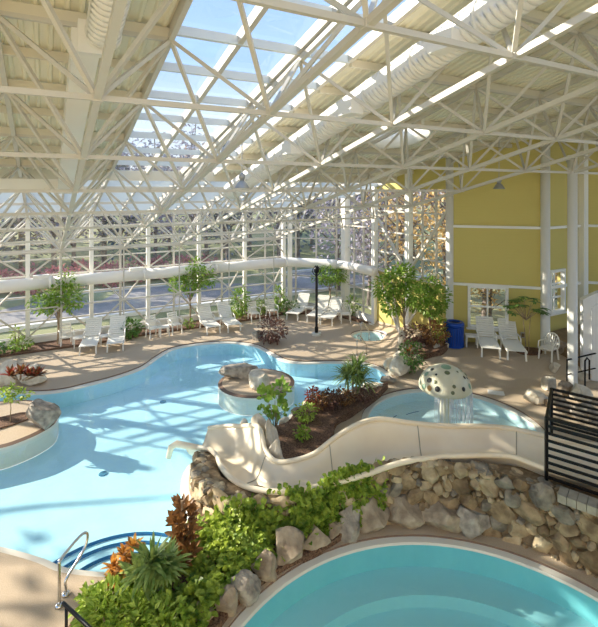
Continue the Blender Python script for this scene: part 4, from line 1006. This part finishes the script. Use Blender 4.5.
for k in range(60):
    az = rg2.uniform(R(170), R(370)); el = rg2.uniform(R(10), R(62)); r_ = rg2.choice([.035, .05, .06, .075])
    p3 = V((cos(el) * cos(az), cos(el) * sin(az), sin(el)))
    if all((p3 - o_).length * CR > rr + r_ + .05 for o_, rr in spots) and len(spots) < 22:
        spots.append((p3, r_)); spot(az, el, r_, rg2.choice(['spot_black', 'spot_teal', 'spot_olive', 'spot_tan', 'spot_teal', 'spot_olive', 'spot_olive']))
m_ = MB()
for k in range(150):
    a = rg2.uniform(-2.3, 1.3); r_ = CR * rg2.uniform(.9, .99); z1 = rg2.uniform(.34, .9)
    if rg2.random() < .55: z1 = .34
    x, y = r_ * cos(a), r_ * sin(a); w_ = rg2.uniform(.004, .011)
    m_.tube([(x, y, cz - .01), (x * 1.03, y * 1.03, cz - .25), (x * 1.05, y * 1.05, z1)], [w_, w_ * .8, w_ * .5], 5)
for a0, a1 in ((-.4, -.25),):
    k = 10; vs = []
    for j in range(k):
        a = a0 + (a1 - a0) * j / (k - 1); rr = CR * .97 * (1 + .01 * sin(j * 2.3)); vs += [(rr * cos(a), rr * sin(a), cz), (rr * 1.04 * cos(a), rr * 1.04 * sin(a), .36)]
    m_.add(vs, [(2 * j, 2 * j + 1, 2 * j + 3, 2 * j + 2) for j in range(k - 1)])
obj('water_curtain', m_, M['spray'], t, True)

# black railing round the slide start
t = thing('guard_railing', 'black horizontal bar railing standing on the stone wall at the right edge', 'railing', (4.9, 8.9, 1.12), world=True)
na = V((4.7, 8.68, 0)); nd_ = V((.80, -.60, 0)); fa = V((5.5, 9.96, 0)); fd = V((.80, -.60, 0))
for (o_, d_, L_, zb_) in ((na, nd_, 2.6, 1.16), (fa, fd, 2.2, 1.42)):
    for k in range(9):
        z = zb_ + .1 + (2.37 - zb_ - .1) * k / 8; m_ = MB(); m_.beam(o_ + V((0, 0, z)), o_ + d_ * L_ + V((0, 0, z)), .035, .045 if k < 8 else .055); obj('bar', m_, M['black'], t)
    for s in (0, 1.3, 2.55 if L_ > 2.3 else 2.15):
        m_ = MB(); p = o_ + d_ * s; m_.beam(p + V((0, 0, zb_ - .05)), p + V((0, 0, 2.39)), .05); obj('post', m_, M['black'], t)
m_ = MB(); m_.beam(na + V((0, 0, 2.37)), fa + V((0, 0, 2.37)), .05); obj('top_link', m_, M['black'], t)
m_ = MB(); m_.beam(na + V((0, 0, 2.2)), fa + V((0, 0, 2.2)), .035); obj('bar', m_, M['black'], t)
# small black handrail by the thick column
t = thing('handrail', 'small black handrail with looped post beside the thick white column', 'handrail', G(567, 388), world=True)
a = G(567, 388); b_ = G(600, 383); zt_ = .95
m_ = MB(); m_.tube([a, a + V((0, 0, zt_)), b_ + V((0, 0, zt_ + .12)), b_ + V((1, .1, zt_ + .2))], .028, 8); obj('top_rail', m_, M['black'], t, True)
m_ = MB(); m_.tube([a + V((0, 0, .45)), b_ + V((0, 0, .55)), b_ + V((1, .1, .6))], .022, 8); obj('mid_rail', m_, M['black'], t, True)
c = G(585, 389); m_ = MB(); m_.tube([c, c + V((0, 0, .95)), c + V((.1, .05, 1.03)), c + V((.18, .05, .95)), c + V((.18, .05, .3))], .028, 8); obj('looped_post', m_, M['black'], t, True)
t = thing('handrail', 'dark stair handrail behind the thick white column at the white arched panel', 'handrail', W(18.2, 9.2, .5), world=True)
m_ = MB(); m_.tube([W(18.3, 9.0, .4), W(18.3, 9.0, 1.3), W(20.2, 9.0, 1.75)], .028, 8); obj('top_rail', m_, M['black'], t, True)
m_ = MB(); m_.tube([W(18.3, 9.0, .85), W(20.2, 9.0, 1.3)], .022, 8); obj('mid_rail', m_, M['black'], t, True)
# stainless pool rail and dark rail, bottom left
t = thing('pool_handrail', 'bent stainless steel handrail at the pool steps in the lower left', 'handrail', G(60, 606), world=True)
b1, b2 = G(59.5, 606), G(66, 594.5)
P = [b1, b1 + V((0, .0, .62)), b1 + V((.0, .05, .72)), V((-3.78, 7.85, .74)), V((-3.72, 7.98, .72)), V((-3.70, 8.0, .62)), V((-3.74, 7.9, .45)), b2 + V((0, .02, .25)), b2 + V((0, 0, .12)), b2]
P = [V(x) for x in spline([tuple(p) for p in P], 4)]
m_ = MB(); m_.tube(P, .024, 10); obj('rail_loop', m_, M['chrome'], t, True)
for b_ in (b1, b2): m_ = MB(); m_.lathe(b_, [(.07, 0), (.065, .03), (.03, .05)], 16); obj('base_flange', m_, M['chrome'], t, True)
t = thing('stair_rail', 'dark grey stair handrail cut by the bottom edge beside the ivy bed', 'handrail', G(66, 612), world=True)
a = G(63, 603, .85); b_ = G(92, 630, .85); pd = V((a.x + .04, a.y - .04, 0))
m_ = MB(); m_.tube([a, b_, b_ + (b_ - a)], .026, 8); obj('top_rail', m_, M['black'], t, True)
for f in (.12, 1.5): m_ = MB(); c = a.lerp(b_, f); m_.tube([V((c.x, c.y, 0)), c], .022, 8); obj('post', m_, M['black'], t, True)
# two little chrome rails near the hot tub
for px, py, lb, dx in ((361, 341, 'thin chrome grab rail at the hot tub edge', .28), (357, 356, 'thin chrome grab rail at the far pool edge before the palm', .3)):
    p = G(px, py); t = thing('grab_rail', lb, 'handrail', p)
    m_ = MB(); m_.tube([(0, 0, 0), (0, 0, .75), (.04, .02, .82), (.12, .05, .8), (dx + .1, .15, .4), (dx + .1, .15, 0)], .02, 8); obj('rail_loop', m_, M['chrome'], t, True)
    for q_ in ((0, 0, 0), (dx + .1, .15, 0)): m_ = MB(); m_.lathe(q_, [(.05, 0), (.03, .03)], 12); obj('base_flange', m_, M['chrome'], t)
# white arched panel at the right edge
p = GD(583, 376); t = thing('arched_panel', 'tall white arched panel beside the thick column at the right edge', 'panel', (p.x, p.y, 0), R(-12))
def arch(w, h0, rise, y0, y1, x0=0.0, zb_=0.0):
    mb = MB(); k = 14; pr = [(x0, zb_)] + [(x0 + w * j / k, h0 + rise * sin(pi * (.08 + .84 * j / k))) for j in range(k + 1)] + [(x0 + w, zb_)]; n_ = len(pr)
    mb.add([(x, y0, z) for x, z in pr] + [(x, y1, z) for x, z in pr], [tuple(range(n_))[::-1], tuple(range(n_, 2 * n_))] + [(i, (i + 1) % n_, n_ + (i + 1) % n_, n_ + i) for i in range(n_)]); return mb
obj('panel_body', arch(2.2, 2.75, .55, 0, .25), M['panelwhite'], t)
obj('raised_face', arch(1.7, 2.5, .5, -.05, 0, .25, .1), M['panelwhite'], t)
# skimmer lid, wall box
p = G(496, 393); m_ = MB(); m_.box((0, 0, .012), .5, .3, .025, -.3); m_.box((0, 0, .028), .12, .04, .012, -.3); o = obj('skimmer_lid', m_, M['white']); o.location = p; tag(o, 'white skimmer lid on the deck behind the mushroom pool', 'lid')
aw, dw = W(14.42, 13.2), (W(16.83, 10.78) - W(14.42, 13.2)).normalized(); nw = V((-dw.y, dw.x, 0))
t = thing('outlet_box', 'small grey electrical box on the yellow wall right of the window', 'electrical box', aw + dw * 2.62 + V((0, 0, 1.0)), world=True)
m_ = MB(); m_.box(aw + dw * 2.62 + V((0, 0, 1.08)) - nw * .05, .14, .09, .2, atan2(dw.y, dw.x)); obj('housing', m_, M['grey'], t)
m_ = MB(); m_.box(aw + dw * 2.62 + V((0, 0, 1.08)) - nw * .1, .1, .02, .14, atan2(dw.y, dw.x)); obj('cover_plate', m_, M['brown'], t)

# ------------------------------------------------------------------ outside
big = [V((-160, -60)), V((160, -60)), V((160, 200)), V((-160, 200))]
def zout(x, y):
    s, q = SQ(x, y); d = max(q - 34, (s - 24), 0); return -.15 + .055 * min(d, 90) + .6 * noise.noise(V((x * .03, y * .03, 0))) * sm(d / 20)
ex = [(i * 8, j * 8) for i in range(-19, 20) for j in range(-7, 25) if not pip((i * 8, j * 8), plan_xy)]
lawn = fill(big, [plan_xy], ex, zout); o = struct('ground', lawn, M['lawn'])
m_ = MB(); m_.add([W(-60, 26.5, -.1), W(26, 26.5, -.1), W(26, 33, -.1), W(-60, 33, -.1)], [(0, 1, 2, 3)]); o = struct('ground_road', m_, M['asphalt'])
for q in (26.3, 33.2): m_ = MB(); m_.beam(W(-60, q, -.04), W(26, q, -.04), .3, .2); struct('ground_kerb', m_, M['kerb'])
rg3 = random.Random(21)
def outtree(kind, s, q, h):
    p = W(s, q); z = zout(p.x, p.y)
    lb = {'autumn': 'gold leaved autumn tree outside the glass', 'rust': 'rust brown autumn tree in the wood beyond the lawn', 'twig': 'grey bare branched tree outside the left glass wall', 'pine': 'dark grey green conifer outside the glass'}[kind]
    t = thing('outdoor_tree', lb, 'tree', (p.x, p.y, z), group={'autumn': 'gold trees outside', 'rust': 'rust trees outside', 'twig': 'bare trees outside', 'pine': 'conifers outside'}[kind])
    tr = MB(); tr.tube([(0, 0, -.3), (rg3.uniform(-.2, .2), 0, h * .4), (rg3.uniform(-.4, .4), rg3.uniform(-.3, .3), h)], [h * .02, h * .014, h * .003], 7)
    for k in range(16):
        a = rg3.uniform(0, 2 * pi); z0 = h * rg3.uniform(.2, .85); l_ = (h - z0) * rg3.uniform(.3, .6) + .6
        tr.tube([(0, 0, z0), (cos(a) * l_ * .5, sin(a) * l_ * .5, z0 + l_ * .45), (cos(a) * l_ * .95, sin(a) * l_ * .95, z0 + l_ * .95)], [h * .007, h * .004, h * .001], 4)
    obj('trunk', tr, M['barkout'], t); f = MB()
    if kind == 'pine':
        for k in range(900):
            zz = rg3.random() ** .7; a = rg3.uniform(0, 2 * pi); r_ = (1 - zz) * h * .24 * rg3.uniform(.5, 1); leaf(f, V((cos(a) * r_, sin(a) * r_, h * (.08 + .92 * zz))), V((cos(a), sin(a), -.5)), V((0, 0, 1)), .5, .28)
    else:
        n_ = {'autumn': 380, 'rust': 1100, 'twig': 800}[kind]
        for k in range(n_):
            d = V((rg3.gauss(0, 1), rg3.gauss(0, 1), rg3.gauss(0, 1))).normalized() * rg3.uniform(.3, 1); leaf(f, V((d.x * h * .3, d.y * h * .3, h * .6 + d.z * h * .42)), V((rg3.uniform(-1, 1), rg3.uniform(-1, 1), rg3.uniform(-1, .3))), V((rg3.uniform(-1, 1), 0, 1)), h * .04, h * .026)
    obj('foliage', f, M[kind], t)
for k in range(20): outtree('twig' if k % 4 else 'pine', -10 + k * 2.0 + rg3.uniform(-.8, .8), 37 + rg3.uniform(0, 7), rg3.uniform(8, 12))
for k in range(16): outtree('rust', 10 + k * 4.2, 62 + rg3.uniform(0, 10) - k * .6, rg3.uniform(8, 12))
for k in range(8): outtree('twig', -18 + k * 5, 55 + rg3.uniform(0, 8), rg3.uniform(11, 15))
for s, q, h in ((18.5, 20, 8), (20.5, 16.5, 9), (18.6, 17.2, 6), (22, 20.5, 10), (24, 14.5, 9), (20.3, 13.2, 6.5), (26, 18, 11), (19.6, 23.5, 9), (18.2, 14.4, 4.5), (22.5, 12.6, 6)): outtree('autumn', s, q, h)
for s, q, h in ((-13.4, 21.0, 16), (-12.5, 16.8, 14), (-16.5, 20.5, 15)): outtree('pine', s, q, h)  # unseen pines to the left, added to shade the near deck from the sun
for s, q, h in ((17.5, 26, 9), (23, 26, 11), (28, 22, 12), (16.8, 21.8, 6)): outtree('twig', s, q, h)
for k in range(11):
    p = W(-6 + k * 1.7, 34.6 + (k % 3) * .5); p.z = zout(p.x, p.y); shrub('pink_shrub', 'pinkish red shrub in the hedge across the road', p, 1.0, 1.5 + .3 * (k % 2), 300, .28, 'pink', group='pink hedge shrubs outside')

# ------------------------------------------------------------------ light
w = bpy.data.worlds.new('sky'); SC.world = w; w.use_nodes = True; nt = w.node_tree; nt.nodes.clear()
tc = nt.nodes.new('ShaderNodeTexCoord'); sx = nt.nodes.new('ShaderNodeSeparateXYZ'); nt.links.new(tc.outputs['Generated'], sx.inputs[0])
cr_ = nt.nodes.new('ShaderNodeValToRGB'); nt.links.new(sx.outputs['Z'], cr_.inputs['Fac']); rp_ = cr_.color_ramp; rp_.interpolation = 'EASE'
rp_.elements[0].position = 0.0; rp_.elements[0].color = (.95, .95, .95, 1); rp_.elements[1].position = 1.0; rp_.elements[1].color = (.30, .45, .76, 1)
for ps_, cl_ in ((.12, (.72, .83, .95)), (.28, (.42, .61, .93)), (.5, (.34, .52, .86))):
    e_ = rp_.elements.new(ps_); e_.color = (*cl_, 1)
bg = nt.nodes.new('ShaderNodeBackground'); bg.inputs['Strength'].default_value = .70; ow = nt.nodes.new('ShaderNodeOutputWorld')
nt.links.new(cr_.outputs['Color'], bg.inputs['Color']); nt.links.new(bg.outputs[0], ow.inputs['Surface'])
su = bpy.data.lights.new('sun', 'SUN'); su.energy = 5.6; su.angle = R(.6); su.color = (1, .91, .77); so2 = link(bpy.data.objects.new('sun', su))
to_sun = V((-.83, .24, .365)).normalized(); so2.rotation_euler = to_sun.to_track_quat('Z', 'Y').to_euler(); so2.location = to_sun * 60

cam = bpy.data.cameras.new('camera'); co = link(bpy.data.objects.new('camera', cam)); co.location = (0, 0, H); co.rotation_euler = (pi / 2, 0, 0)
cam.sensor_fit = 'HORIZONTAL'; cam.sensor_width = 36; cam.lens = 36 * F / 598; cam.shift_y = -(313.5 - HY) / 598; cam.clip_end = 600
SC.camera = co
for o in SC.objects:
    if '_w' in o: del o['_w']
SC.view_settings.view_transform = 'Standard'; SC.view_settings.look = 'None'; SC.view_settings.exposure = 0.98; SC.view_settings.gamma = 1; SC.view_settings.use_curve_mapping = False
SC.cycles.transparent_max_bounces = 24; SC.cycles.max_bounces = 8; SC.cycles.diffuse_bounces = 5
